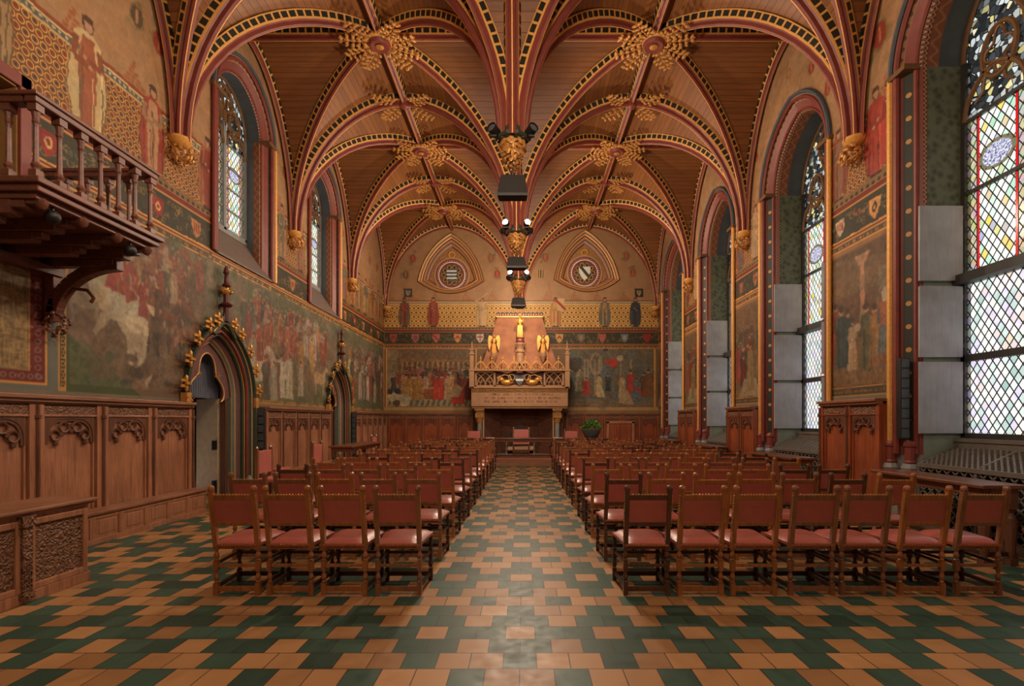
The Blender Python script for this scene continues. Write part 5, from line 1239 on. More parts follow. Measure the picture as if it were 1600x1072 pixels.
# ---------------------------------------------------------------- balcony
t = thing('balcony', 'dark carved oak balcony with turned balusters high on the left wall', 'balcony', (-5.5, 5.7, 3.9))
XB, YA, YB = -4.84, 4.98, 6.50
mb = MB(); mb.box((WL, YA-.10, 3.97), (XB+.12, YB+.10, 4.03)); mb.box((WL, YA-.06, 3.90), (XB+.08, YB+.06, 3.97)); mb.box((WL, YA-.02, 3.84), (XB+.02, YB+.02, 3.90)); mb.build('floor_platform', M['balcony'], t, bevel=.01)
def balus(x, y, name='baluster'):
    mb = MB(); mb.box((x-.04, y-.04, 4.03), (x+.04, y+.04, 4.12)); mb.lathe([(.035, 4.12), (.03, 4.14), (.045, 4.17), (.03, 4.20), (.026, 4.24), (.022, 4.55), (.026, 4.58), (.034, 4.60), (.028, 4.63), (.04, 4.70)], (x, y, 0), 8); mb.box((x-.045, y-.045, 4.70), (x+.045, y+.045, 4.77)); mb.build(name, M['balcony'], t, smooth=False)
for k in range(7): balus(XB, YA + k*(YB-YA)/6)
for k in range(1, 5): balus(XB - k*.27, YA); balus(XB - k*.27, YB)
for a, b in (((WL, YA-.06, 4.77), (XB-.081, YA+.06, 4.86)), ((XB-.06, YA-.062, 4.772), (XB+.06, YB+.062, 4.862)), ((WL, YB-.06, 4.77), (XB-.081, YB+.06, 4.86))):
    mb = MB(); mb.box(a, b); mb.box((a[0]-(.02 if a[0] > WL else 0), a[1]-.02, b[2]-.03), (b[0]+.02, b[1]+.02, b[2]+.015)); mb.build('handrail', M['balcony'], t, bevel=.012)
for k in range(4):
    y = YA + .06 + k*(YB-YA-.12)/3; mb = MB(); 
    mb.box((WL, y-.07, 3.70), (XB-.25, y+.07, 3.84)); mb.box((WL, y-.06, 3.60), (XB-.50, y+.06, 3.70)); mb.box((XB-.27, y-.06, 3.76), (XB-.12, y+.06, 3.84)); mb.box((XB-.52, y-.05, 3.63), (XB-.40, y+.05, 3.70))
    mb.box((XB-.12, y-.05, 3.80), (XB-.02, y+.05, 3.84)); mb.build('joist', M['balcony'], t, bevel=.01)
    kb = MB(); kb.lathe([(.02, -.08), (.05, -.05), (.06, 0), (.03, .03)], (XB+.0, y, 3.84), 8); kb.build('drop_knob', M['balcony'], t, smooth=True)
mb = MB(); mb.box((WL+.5, YA+.05, 3.78), (WL+.62, YB-.05, 3.86)); mb.box((WL, YA, 3.50), (WL+.16, YB+.05, 3.60)); mb.build('wall_beam', M['balcony'], t)
mb = MB(); y = YB-.02
pts = [(WL+.08 + .86*(1-math.cos(q)), y, 2.92 + .72*math.sin(q)) for q in [math.pi/2*k/12 for k in range(13)]]
for p, q in zip(pts[:-1], pts[1:]): mb.bar(p, q, .12, .14)
mb.bar((WL+.07, y, 2.95), (WL+.07, y, 3.6), .12, .12); mb.tube([(WL+.22, y, 3.22), (WL+.36, y, 3.34), (WL+.52, y, 3.32), (WL+.60, y, 3.22), (WL+.56, y, 3.16)], .025, 6); mb.build('curved_brace', M['balcony'], t, bevel=.008)
mb = MB(); leafcluster(mb, (WL+.13, y, 2.88), .15, 26, 4, squash=(.9, .9, 1.2)); mb.build('carved_corbel', M['balcony'], t, smooth=True)
for k, (x, y, z) in enumerate(((XB-.02, 5.18, 3.74), (XB-.02, 6.2, 3.74))):
    s = thing('spotlight', 'small round dark spotlight under the balcony edge, %s' % ['nearer one', 'farther one'][k], 'spotlight', (x, y, z), group='round spotlights under the balcony')
    mb = MB(); mb.ball((x, y, z), .07, 12); mb.build('housing', M['black'], s, smooth=True); mb = MB(); mb.bar((x, y, z+.05), (x, y, z+.10), .02); mb.build('bracket', M['black'], s)

# ---------------------------------------------------------------- pendants, lamps, loudspeakers
def lathe_dir(mb, prof, o, d, n=14, m=0):
    R_ = Vector(d).normalized().to_track_quat('Z', 'Y').to_matrix(); b = len(mb.v); mb.lathe(prof, (0,0,0), n, m)
    for i in range(b, len(mb.v)): mb.v[i] = tuple(Vector(o) + R_ @ Vector(mb.v[i]))
pn = {8.84: 'nearest', 13.26: 'middle', 17.68: 'farthest', 4.42: 'overhead', 0.0: 'rearmost'}
for py in PEND_Y:
    nm = pn[py]
    t = thing('pendant_boss', '%s gilded foliage pendant where the vault ribs meet in mid-hall' % nm, 'pendant boss', (XC, py, 6.3), group='pendants along the middle of the vault')
    mb = MB(); mb.lathe([(.20, 6.52), (.27, 6.56), (.27, 6.62), (.22, 6.66), (.20, 6.75)], (XC, py, 0), 8); mb.build('abacus', M['green'], t)
    mb = MB(); leafcluster(mb, (XC, py, 6.44), .25, 70, 1, squash=(1, 1, .55)); leafcluster(mb, (XC, py, 6.28), .21, 56, 2, squash=(1, 1, .7)); leafcluster(mb, (XC, py, 6.14), .15, 34, 8, squash=(1, 1, .9)); leafcluster(mb, (XC, py, 6.02), .09, 14, 3); mb.build('foliage', M['foliage_gold'], t, smooth=True)
    mb = MB(); mb.lathe([(.05, 6.5), (.15, 6.45), (.10, 6.1), (.03, 5.98)], (XC, py, 0), 10); mb.build('core', M['bronze'], t)
    face = 1 if py == 8.84 else -1
    for j, (sx, fy, lit) in enumerate(((-1, face, True), (1, face, True), (-1, -face, False), (1, -face, False))):
        x = XC + sx*(.27 if lit else .33); y = py + fy*(.16 if lit else .12); z = 6.77 if lit else 6.68
        s = thing('spotlight', '%s spotlight on the %s side of the %s pendant' % ('lit' if lit else 'dark-cased', 'left' if sx < 0 else 'right', nm), 'spotlight', (x, y, z), group='spotlights clamped to the pendants')
        d = Vector((sx*.35, fy*1.0, .25 if face < 0 else .9)) if lit else Vector((sx*.6, fy, .3))
        mb = MB(); lathe_dir(mb, [(.05, -.14), (.085, -.10), (.09, .08), (.08, .08), (.075, .05)], (x, y, z), d); mb.build('housing', M['black'], s)
        mb = MB(); lathe_dir(mb, [(.001, .055), (.072, .056), (.072, .058), (.001, .059)], (x, y, z), d); mb.build('lens', M['lens'] if lit else M['blue'], s)
        mb = MB(); mb.tube([(x, y, z), (x-sx*.06, y-fy*.04, z-.16), (XC+sx*.18, py, 6.62)], .015, 5); mb.box((x-.05, y-.02, z-.12), (x+.05, y+.02, z-.09)); mb.build('bracket', M['black'], s)
    s = thing('loudspeaker', 'black wedge loudspeaker hanging below the %s pendant' % nm, 'loudspeaker', (XC, py-.05, 5.55), group='loudspeakers under the pendants')
    mb = MB(); x, y = XC, py-.05; zq = 0 if py < 9 else .09
    mb.hexa([(x-.27, y-.10, 5.56+zq), (x+.27, y-.10, 5.56+zq), (x+.25, y+.07, 5.53+zq), (x-.25, y+.07, 5.53+zq), (x-.21, y-.03, 5.93), (x+.21, y-.03, 5.93), (x+.20, y+.07, 5.93), (x-.20, y+.07, 5.93)]); mb.build('cabinet', M['speaker'], s, bevel=.01)
    mb = MB(); mb.hexa([(x-.265, y-.11, 5.53+zq), (x+.265, y-.11, 5.53+zq), (x+.24, y+.06, 5.50+zq), (x-.24, y+.06, 5.50+zq), (x-.272, y-.105, 5.58+zq), (x+.272, y-.105, 5.58+zq), (x+.25, y+.06, 5.54+zq), (x-.25, y+.06, 5.54+zq)]); mb.build('grille', M['black'], s)
    mb = MB(); mb.lathe([(.035, 5.92), (.035, 5.97)], (x, y+.02, 0), 8); mb.build('mount', M['black'], s)
for k, (T, y, z0, z1) in enumerate(((TLw, 11.40, .42, 1.92), (TLw, 17.62, .42, 1.92), (lambda u, d, z: (WR + .16 - d, u, z), 7.78, 1.36, 2.60))):
    s = thing('column_loudspeaker', ['slim black column loudspeaker beside the open left portal', 'slim black column loudspeaker beside the far left portal', 'slim black column loudspeaker on the right wall by the nearest window'][k], 'loudspeaker', T(y, .1, z0))
    mb = MB(); a = T(y-.05, .12, z0); b = T(y+.05, .26, z1); mb.box(tuple(map(min, zip(a, b))), tuple(map(max, zip(a, b)))); mb.build('cabinet', M['black'], s, bevel=.008)
    mb = MB(); n = 8
    for q in range(n): zz = z0 + (z1-z0)*(q+.08)/n; a = T(y-.06, .14, zz); b = T(y-.05, .25, zz + (z1-z0)/n*.84); mb.box(tuple(map(min, zip(a, b))), tuple(map(max, zip(a, b))))
    mb.build('driver_slot', M['blue'], s); mb = MB(); a = T(y-.02, -.0, z0+.3); b = T(y+.02, .13, z0+.36); mb.box(tuple(map(min, zip(a, b))), tuple(map(max, zip(a, b)))); mb.build('bracket', M['black'], s)

# ---------------------------------------------------------------- chairs of the audience
def turned(x, y, z0, z1, r, n=8):
    h = z1-z0; return [(r*.7, z0), (r*.95, z0+h*.08), (r*.6, z0+h*.16), (r*.9, z0+h*.30), (r*1.1, z0+h*.45), (r*.85, z0+h*.62), (r*.55, z0+h*.80), (r*.9, z0+h*.88), (r*.7, z1)]
def make_chair(wood_, name='chapel_chair'):
    t = thing(name, 'x', 'chair', (0, 0, 0))
    s2 = .021
    for sx in (-1, 1):
        x = sx*.195; mb = MB()
        mb.box((x-s2, -s2, 0), (x+s2, s2, .118)); mb.lathe(turned(0, 0, .118, .236, s2*1.1), (x, 0, 0), 8); mb.box((x-s2, -s2, .236), (x+s2, s2, .325)); mb.lathe(turned(0, 0, .325, .435, s2*1.1), (x, 0, 0), 8)
        mb.hexa([(x-s2, -s2, .435), (x+s2, -s2, .435), (x+s2, s2, .435), (x-s2, s2, .435), (x-s2, -.085-s2, 1.0), (x+s2, -.085-s2, 1.0), (x+s2, -.085+s2, 1.0), (x-s2, -.085+s2, 1.0)])
        mb.lathe([(.030, 1.0), (.030, 1.02), (.024, 1.035), (.010, 1.045)], (x, -.085, 0), 8)
        mb.build('leg', wood_, t, local=True)
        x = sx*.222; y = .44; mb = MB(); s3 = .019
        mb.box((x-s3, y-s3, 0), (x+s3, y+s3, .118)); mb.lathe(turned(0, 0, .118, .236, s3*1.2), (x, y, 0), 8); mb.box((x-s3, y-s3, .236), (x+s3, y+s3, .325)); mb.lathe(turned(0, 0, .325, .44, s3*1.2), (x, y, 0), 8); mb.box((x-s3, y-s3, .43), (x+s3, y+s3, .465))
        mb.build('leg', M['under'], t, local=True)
    def yb(z): return -.085*(z-.435)/.565
    def rail(z0, z1, th=.026):
        mb = MB(); mb.hexa([(-.178, yb(z0)-th/2, z0), (.178, yb(z0)-th/2, z0), (.178, yb(z0)+th/2, z0), (-.178, yb(z0)+th/2, z0), (-.178, yb(z1)-th/2, z1), (.178, yb(z1)-th/2, z1), (.178, yb(z1)+th/2, z1), (-.178, yb(z1)+th/2, z1)]); return mb
    rail(.905, .955).build('top_rail', wood_, t, local=True, bevel=.004); rail(.660, .698).build('lower_rail', wood_, t, local=True, bevel=.004)
    rail(.695, .908, .022).build('backrest', M['leather'], t, local=True)
    mb = MB()
    for k in range(13): mb.ball((-.168+k*.028, yb(.957), .957), .0085, 5)
    for k in range(15): mb.ball((-.178+k*.0255, .0-.030, .480), .0075, 5)
    for sx in (-1, 1):
        for k in range(13): mb.ball((sx*.220, yb(.66+.024*k)-.02, .66+.024*k), .006, 4)
    mb.build('nail_heads', M['gold'], t, local=True)
    # cushion: rounded trapezoid
    nx, ny = 8, 8; mb = MB(); vs = []
    for j in range(ny+1):
        v = j/ny; w_ = .205 + .038*v
        for i in range(nx+1):
            u = i/nx*2-1; e = (1-abs(u)**4)*(1-abs(2*v-1)**6); vs.append((u*w_, -.028 + v*.50, .490 + .050*e**.6))
    fs = [(j*(nx+1)+i, j*(nx+1)+i+1, (j+1)*(nx+1)+i+1, (j+1)*(nx+1)+i) for j in range(ny) for i in range(nx)]; mb.add(vs, fs)
    per = [(0, 0), (nx, 0), (nx, ny), (0, ny)]
    A = [vs[j*(nx+1)+i] for i, j in per]; mb.hexa([(a[0], a[1], .465) for a in A] + [(a[0], a[1], .491) for a in A])
    mb.build('seat', M['leather'], t, smooth=True, local=True)
    mb = MB(); mb.hexa([(-.178, -.012, .435), (.178, -.012, .435), (.205, .44, .435), (-.205, .44, .435), (-.178, -.012, .466), (.178, -.012, .466), (.205, .44, .466), (-.205, .44, .466)]); mb.build('seat_frame', wood_, t, local=True)
    for z, th in ((.06, .045), (.28, .028)):
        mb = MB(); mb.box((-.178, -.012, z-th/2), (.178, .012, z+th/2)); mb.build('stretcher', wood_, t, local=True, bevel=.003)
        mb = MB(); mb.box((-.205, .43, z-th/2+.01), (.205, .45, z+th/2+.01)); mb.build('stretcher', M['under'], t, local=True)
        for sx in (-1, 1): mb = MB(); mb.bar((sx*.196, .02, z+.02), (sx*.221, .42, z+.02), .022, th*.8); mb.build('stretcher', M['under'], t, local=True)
    return t
protos = [make_chair(M['frame_gold']), make_chair(M['frame_mid']), make_chair(M['frame_dark'])]
used = [False]*3
tone_w = ['golden oak', 'brown oak', 'dark oak']
def put_chair(tone, x, y, rz, label, group):
    if not used[tone]: o = protos[tone]; used[tone] = True
    else: o = copy_tree(protos[tone])
    o.location = (x, y, 0); o.rotation_euler = (0, 0, rz); o['label'] = label; o['group'] = group
    return o
rown = ['front', 'second', 'third', 'fourth', 'fifth', 'sixth', 'seventh', 'eighth', 'ninth', 'tenth', 'eleventh']
seatn = ['aisle seat', 'second seat from aisle', 'third seat from aisle', 'fourth seat from aisle', 'fifth seat from aisle', 'sixth seat from aisle', 'seventh seat from aisle']
r1 = [1.149, 1.655, 2.157, 2.70, 3.183, 3.735, 4.265]; t1 = [2, 0, 0, 1, 1, 0, 1]; l1 = [-1.18, -1.69, -2.20, -2.70]; tl1 = [1, 0, 0, 0]
rr = random.Random(3)
for k in range(11):
    y = 4.73 + 1.155*k; rw = 'row nearest the viewer' if k == 0 else '%s row' % rown[k]
    for i in range(7):
        x = r1[i] + (0 if k == 0 else rr.uniform(-.008, .008)); tone = t1[i] if k == 0 else rr.choice([0, 0, 1, 1, 2])
        put_chair(tone, x, y + (0 if k == 0 else rr.uniform(-.04, .04)), rr.uniform(-.012, .012), '%s chair with red leather, %s, %s, right block' % (tone_w[tone], seatn[i], rw), 'red leather chairs of the right block')
    for i in range(4 if k == 0 else 5):
        x = (l1[i] if k == 0 else -1.18 - .507*i + rr.uniform(-.008, .008)); tone = tl1[i] if k == 0 else rr.choice([0, 0, 1, 1, 2])
        put_chair(tone, x, y + (0 if k == 0 else rr.uniform(-.04, .04)), rr.uniform(-.012, .012), '%s chair with red leather, %s, %s, left block' % (tone_w[tone], seatn[i], rw), 'red leather chairs of the left block')
for k, (x, w_) in enumerate(((-2.39, 'outer chair left of the aisle'), (-1.85, 'inner chair left of the aisle'), (1.85, 'inner chair right of the aisle'), (2.45, 'outer chair right of the aisle'))):
    put_chair(k % 2, x, 17.25, 0, 'red leather chair just before the dais step, %s' % w_, 'chairs just before the dais')

# ---------------------------------------------------------------- pink armchairs
def armchair(x, y, z, rz, label, w_=.30, ht=1.12):
    t = thing('armchair', label, 'armchair', (x, y, z), rz, 'pink leather armchairs')
    for sx in (-1, 1):
        mb = MB(); mb.box((sx*w_-.025, -.03, 0), (sx*w_+.025, .03, ht)); mb.lathe([(.03, ht), (.035, ht+.03), (.01, ht+.07)], (sx*w_, 0, 0), 8); mb.build('leg', M['frame_mid'], t, local=True)
        mb = MB(); mb.box((sx*w_-.025, .47, 0), (sx*w_+.025, .52, .12)); mb.lathe([(.025, .12), (.035, .2), (.02, .3), (.035, .4), (.025, .46)], (sx*w_, .495, 0), 8); mb.box((sx*w_-.025, .47, .42), (sx*w_+.025, .52, .52)); mb.build('leg', M['frame_mid'], t, local=True)
        mb = MB(); mb.box((sx*w_-.01, .0, .08), (sx*w_+.01, .5, .12)); mb.build('stretcher', M['under'], t, local=True)
    mb = MB(); mb.box((-w_+.02, -.02, .62), (w_-.02, .03, ht-.02)); mb.build('backrest', M['pink'], t, local=True, bevel=.012)
    mb = MB(); mb.box((-w_-.01, .0, .46), (w_+.01, .54, .54)); mb.build('seat', M['pink'], t, local=True, bevel=.025)
    mb = MB(); mb.box((-w_, .46, .14), (w_, .49, .26)); mb.box((-w_, -.01, .14), (w_, .01, .2)); mb.build('front_rail', M['frame_mid'], t, local=True)
    return t
Z2 = .20
armchair(-.12, 20.3, Z2, math.pi, 'pink leather armchair behind the middle of the long dais table', .31, 1.08)
armchair(-1.98, 19.85, Z2, math.pi, 'pink leather armchair left of the fireplace, behind the dais table end', .26, 1.02)
armchair(1.86, 19.85, Z2, math.pi, 'pink leather armchair right of the fireplace, next to the plant', .26, 1.02)
armchair(-5.05, 9.75, 0, -math.pi/2, 'pink leather armchair by the left wall bench, nearest of three', .26, 1.08)
armchair(-4.95, 12.0, 0, -math.pi/2, 'pink leather armchair by the left wall in front of the five panels', .26, 1.08)
armchair(-5.15, 17.2, 0, -math.pi/2, 'pink leather armchair by the far left portal', .26, 1.08)
mb = MB(); mb.box((-5.93, 11.8, .431), (-5.68, 12.25, .50)); tag(mb.build('seat_cushion', M['pink'], bevel=.02), 'pink cushion lying on the left wall bench between the portals', 'cushion')

# ---------------------------------------------------------------- tables
def table(x0, x1, y0, y1, z, label, base=0, fancy=False, mat=None):
    t = thing('long_table' if fancy else 'side_table', label, 'table', ((x0+x1)/2, (y0+y1)/2, base)); mat = mat or M['table']
    mb = MB(); mb.box((x0, y0, z-.045), (x1, y1, z)); mb.build('tabletop', mat, t, bevel=.01)
    mb = MB(); i = .06; mb.box((x0+i, y0+i, z-.14), (x1-i, y0+i+.025, z-.045)); mb.box((x0+i, y1-i-.025, z-.14), (x1-i, y1-i, z-.045)); mb.box((x0+i, y0+i, z-.14), (x0+i+.025, y1-i, z-.045)); mb.box((x1-i-.025, y0+i, z-.14), (x1-i, y1-i, z-.045)); mb.build('apron', mat, t, bevel=.005)
    for lx in ((x0+.1, x1-.1) if not fancy else (x0+.62, x1-.72)):
        for ly in (y0+.1, y1-.1):
            mb = MB(); h = z-.14-base; b = 1.9 if fancy else 1
            mb.box((lx-.045, ly-.045, base), (lx+.045, ly+.045, base+.08)); mb.lathe([(.03, base+.08), (.045*b, base+h*.22), (.055*b, base+h*.40), (.075*b*.8, base+h*.55), (.05*b, base+h*.68), (.025, base+h*.76), (.04, base+h*.82)], (lx, ly, 0), 10); mb.box((lx-.045, ly-.045, base+h*.82), (lx+.045, ly+.045, z-.05)); mb.build('leg', M['oak_dark'], t, smooth=False)
    mb = MB()
    if not fancy:
        mb.box((x0+.09, y0+.09, base+.10), (x0+.12, y1-.09, base+.15)); mb.box((x1-.12, y0+.09, base+.10), (x1-.09, y1-.09, base+.15)); mb.box((x0+.1, y0+.09, base+.1), (x1-.1, y0+.12, base+.15)); mb.box((x0+.1, y1-.12, base+.1), (x1-.1, y1-.09, base+.15))
    else: mb.box((x0+.62, (y0+y1)/2-.03, base+.06), (x1-.72, (y0+y1)/2+.03, base+.12))
    mb.build('stretcher', M['under'], t)
    return t
rt = ['nearest', 'second', 'third', 'farthest']
for k, (a, b) in enumerate(((5.60, 7.44), (9.63, 11.46), (13.75, 15.6), (17.85, 19.5))): table(5.12, 5.62, a, b, .92, '%s narrow oak table along the right-hand window side' % rt[k])
table(-4.84, -4.23, 12.4, 15.0, 1.0, 'high dark oak table standing lengthwise left of the left chair block')
table(-1.73, 1.79, 18.62, 19.35, .97, 'long oak table with bulbous legs on the dais before the fireplace', Z2, True)
table(-3.1, -1.85, 18.7, 19.3, .97, 'short oak table on the dais left of the long table', Z2); table(1.9, 3.2, 18.7, 19.3, .97, 'short oak table on the dais carrying the potted plant', Z2)
mb = MB(); mb.box((-1.42, 18.7, .971), (-1.12, 18.9, .985)); tag(mb.build('paper_stack', M['white']), 'white papers lying at the left end of the long dais table', 'papers')
mb = MB(); mb.box((1.1, 18.7, .971), (1.42, 18.9, .985)); tag(mb.build('paper_stack', M['white']), 'white papers lying at the right end of the long dais table', 'papers')
t = thing('side_cabinet', 'low red oak cabinet cut off by the right edge of the picture', 'cabinet', (5.5, 5.2, 0)); mb = MB(); mb.box((5.42, 4.80, .06), (5.85, 5.40, .44)); mb.build('body', M['oak_red'], t, bevel=.008); mb = MB(); mb.box((5.38, 4.76, .44), (5.88, 5.44, .48)); mb.build('top', M['table'], t, bevel=.01); mb = MB(); mb.box((5.39, 4.77, 0), (5.87, 5.43, .09)); mb.build('plinth', M['oak_red'], t, bevel=.01)
# plant
t = thing('potted_plant', 'bushy green pot plant in a slate bowl on the short dais table', 'plant', (2.54, 19.0, .97))
mb = MB(); mb.lathe([(.20, .97), (.26, 1.02), (.33, 1.18), (.35, 1.27), (.33, 1.28), (.30, 1.25)], (2.54, 19.0, 0), 20); mb.build('pot', M['pot'], t, smooth=True)
mb = MB(); pr = random.Random(5)
for k in range(420):
    q = pr.uniform(0, 6.28); e = pr.uniform(0, 1.45); R_ = pr.uniform(.55, 1.0); c = Vector((2.54 + .42*R_*math.cos(q)*math.cos(e), 19.0 + .36*R_*math.sin(q)*math.cos(e), 1.26 + .42*R_*math.sin(e)))
    d = Vector((pr.uniform(-1,1), pr.uniform(-1,1), pr.uniform(-.2,1))).normalized(); s = d.orthogonal().normalized(); a = .05
    mb.add([tuple(c-d*a), tuple(c+s*a*.5), tuple(c+d*a), tuple(c-s*a*.5)], [(0,1,2,3)], 0)
mb.build('foliage', M['leaf'], t)

# ---------------------------------------------------------------- dais and carpet
mb = MB(); mb.box((-3.95, 17.84, 0), (3.65, D-.24, .12)); mb.box((-3.9, 17.95, .12), (3.6, D-.24, .20)); o = mb.build('dais', plain('dais_stone', (.52,.36,.25), .6), bevel=.008); tag(o, 'low tan stone dais step running before the fireplace', 'dais')
mb = MB(); mb.box((-1.9, 18.12, .200), (1.9, 20.7, .204)); mb.build('carpet', M['stone']); 
c_ = bpy.data.objects['carpet']; tag(c_, 'sand-coloured rug under the long dais table', 'rug')
mb = MB(); mb.box((-1.75, 17.96, .200), (1.75, 18.10, .225)); tag(mb.build('carpet_runner', M['magenta'], bevel=.01), 'crimson carpet strip along the front of the dais', 'carpet')

# ---------------------------------------------------------------- fireplace
t = thing('fireplace', 'monumental stone fireplace with pierced gallery and tapering hood, end wall', 'fireplace', (-.2, 21.5, .2))
FY = 20.9; cx = -.19
def bx(a, b, name, m, bev=.01): mb = MB(); mb.box(a, b); return mb.build(name, m, t, bevel=bev)
# hearth recess
mb = MB(); mb.box((-1.75, D-.12, .2), (1.4, D-.03, 2.2)); mb.box((-2.0, FY+.30, .2), (-1.70, D-.03, 2.2)); mb.box((1.34, FY+.30, .2), (1.66, D-.03, 2.2)); mb.build('hearth_wall', M['brick'], t)
mb = MB(); mb.hexa([(-1.7, FY+.35, .2), (-1.0, FY+.9, .2), (-1.0, D-.1, .2), (-1.7, D-.1, .2), (-1.7, FY+.35, 2.14), (-1.0, FY+.9, 2.14), (-1.0, D-.1, 2.14), (-1.7, D-.1, 2.14)]); mb.build('hearth_cheek', M['brick'], t); mb = MB(); mb.hexa([(1.34, FY+.35, .2), (1.34, D-.1, .2), (.6, D-.1, .2), (.6, FY+.9, .2), (1.34, FY+.35, 2.14), (1.34, D-.1, 2.14), (.6, D-.1, 2.14), (.6, FY+.9, 2.14)]); mb.build('hearth_cheek', M['brick'], t)
mb = MB(); mb.prism([(-.62, .2), (.28, .2), (.28, 1.05), (.10, 1.2), (-.05, 1.38), (-.17, 1.5), (-.29, 1.38), (-.44, 1.2), (-.62, 1.05)], lambda u, d, z: (u, D-.14-d, z), 0, .05); mb.build('fireback', M['black'], t)
for x in (-.75, .42):
    mb = MB(); mb.bar((x, FY+.35, .3), (x, FY+.95, .3), .04); mb.lathe([(.07, .2), (.03, .28), (.05, .4), (.02, .5), (.045, .6), (.04, .66), (.01, .7)], (x, FY+.35, 0), 10); mb.build('firedog', M['iron'], t)
mb = MB(); 
for k in range(4): mb.tube([(-.7, FY+.5+k*.1, .38+.02*k), (.4, FY+.5+k*.1, .38+.03*k)], .05, 7)
mb.build('log', M['stone'], t, smooth=True)
for x in (-1.86, 1.38):
    mb = MB(); mb.lathe([(.17, .2), (.17, .30), (.13, .36), (.15, .42), (.11, .47)], (x, FY+.12, 0), 12, 1); mb.lathe([(.105, .45), (.10, 1.52)], (x, FY+.12, 0), 14, 1); mb.build('column', [M['stone'], M['stone_grey']], t, smooth=True)
    mb = MB(); mb.lathe([(.10, 1.50), (.13, 1.55), (.15, 1.66), (.17, 1.72)], (x, FY+.12, 0), 12); leafcluster(mb, (x, FY+.12, 1.64), .13, 24, 6, squash=(1, 1, .6)); mb.build('capital', M['foliage_gold'], t, smooth=True)
    mb = MB(); mb.box((x-.18, FY-.06, 1.72), (x+.18, FY+.32, 1.92)); mb.box((x-.15, FY-.02, 1.92), (x+.15, FY+.32, 2.02)); mb.box((x-.20, FY-.08, 2.02), (x+.20, FY+.32, 2.12)); mb.build('impost', M['carved_gold'], t, bevel=.01)
    mb = MB(); mb.box((x+(.13 if x < 0 else -.19), FY+.06, .2), (x+(.19 if x < 0 else -.13), FY+.3, 2.12)); mb.build('jamb', M['stone'], t)
bx((cx-1.98, FY-.08, 2.12), (cx+1.98, D-.06, 2.20), 'lintel_moulding', M['stone'])
bx((cx-2.0, FY-.14, 2.20), (cx+2.0, D-.06, 2.80), 'lintel', M['stone'], .02)
mb = MB(); gr = random.Random(9)
for li, (z, ua, ub) in enumerate(((2.66, cx-1.15, cx+1.35), (2.51, cx-1.45, cx+1.3), (2.36, cx-1.45, cx+1.55))):
    u = ua
    while u < ub:
        for k in range(gr.randint(3, 8)):
            h = .085; mb.box((u, FY-.145, z), (u+.014, FY-.139, z+h)); 
            if gr.random() < .6: mb.box((u, FY-.145, z+gr.choice([0, .035, .07])), (u+.04, FY-.139, z+.014+gr.choice([0, .035, .07])))
            if gr.random() < .4: mb.box((u+.035, FY-.145, z), (u+.047, FY-.139, z+h))
            u += .065
        u += .08
mb.build('inscription', M['red'], t)
mb = MB(); mb.box((cx-2.0, FY-.16, 2.80), (cx+2.0, D-.06, 2.86)); 
for k in range(56): x = cx-1.98 + k*.0715; mb.box((x, FY-.19, 2.86), (x+.045, FY-.10, 2.95))
mb.box((cx-1.98, FY-.12, 2.86), (cx+1.98, D-.06, 2.95)); mb.build('corbel_course', M['carved_gold'], t)
bx((cx-2.06, FY-.22, 2.95), (cx+2.06, D-.06, 3.02), 'gallery_base', M['stone'])
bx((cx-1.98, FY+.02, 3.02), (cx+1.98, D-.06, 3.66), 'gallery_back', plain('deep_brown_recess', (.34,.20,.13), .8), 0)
Tg = lambda u, d, z: (u, FY-d, z)
def panelz(u0, u1):
    mb = MB(); mb.box((u0, FY-.12, 3.02), (u0+.07, FY+.02, 3.66)); mb.box((u1-.07, FY-.12, 3.02), (u1, FY+.02, 3.66)); mb.box((u0, FY-.12, 3.02), (u1, FY+.02, 3.08)); mb.box((u0, FY-.12, 3.60), (u1, FY+.02, 3.66))
    c = (u0+u1)/2; w2 = (u1-u0)/2-.08
    for sg in (-1, 1):
        mb.tube([Tg(c + sg*w2*(1-q*q), .06, 3.08+.52*q) for q in [k/8 for k in range(9)]], .022, 6); mb.tube([Tg(c + sg*w2*q*q, .06, 3.08+.50*q) for q in [k/8 for k in range(9)]], .022, 6)
        mb.tube([Tg(c+sg*w2*.55+.10*math.cos(q), .06, 3.30+.10*math.sin(q)) for q in [2*math.pi*k/12 for k in range(12)]], .016, 5, closed=True); mb.tube([Tg(c+sg*w2*.62*(1-q), .05, 3.08+.3*math.sin(math.pi*q)) for q in [k/8 for k in range(9)]], .016, 5)
    mb.build('tracery_panel', M['stone'], t)
panelz(cx-1.84, cx-1.0); panelz(cx+1.0, cx+1.84)
mb = MB(); mb.box((cx-.98, FY-.06, 3.04), (cx+.98, FY+.02, 3.09)); mb.build('heraldic_ledge', M['stone'], t)
mb = MB()
for sg in (-1, 1):
    mb.tube([Tg(cx+sg*x, .14, z) for x, z in ((1.0, 3.70), (.75, 3.66), (.5, 3.60), (.30, 3.66), (.15, 3.82), (0, 4.08))], .045, 7); mb.tube([Tg(cx+sg*x, .10, z) for x, z in ((.92, 3.12), (.85, 3.4), (.62, 3.52), (.40, 3.46), (.34, 3.3))], .03, 6)
    mb.tube([Tg(cx+sg*(.33+.13*math.cos(q)), .10, 3.40+.13*math.sin(q)) for q in [2*math.pi*k/14 for k in range(14)]], .025, 5, closed=True)
mb.build('ogee_arch', M['stone'], t, smooth=True)
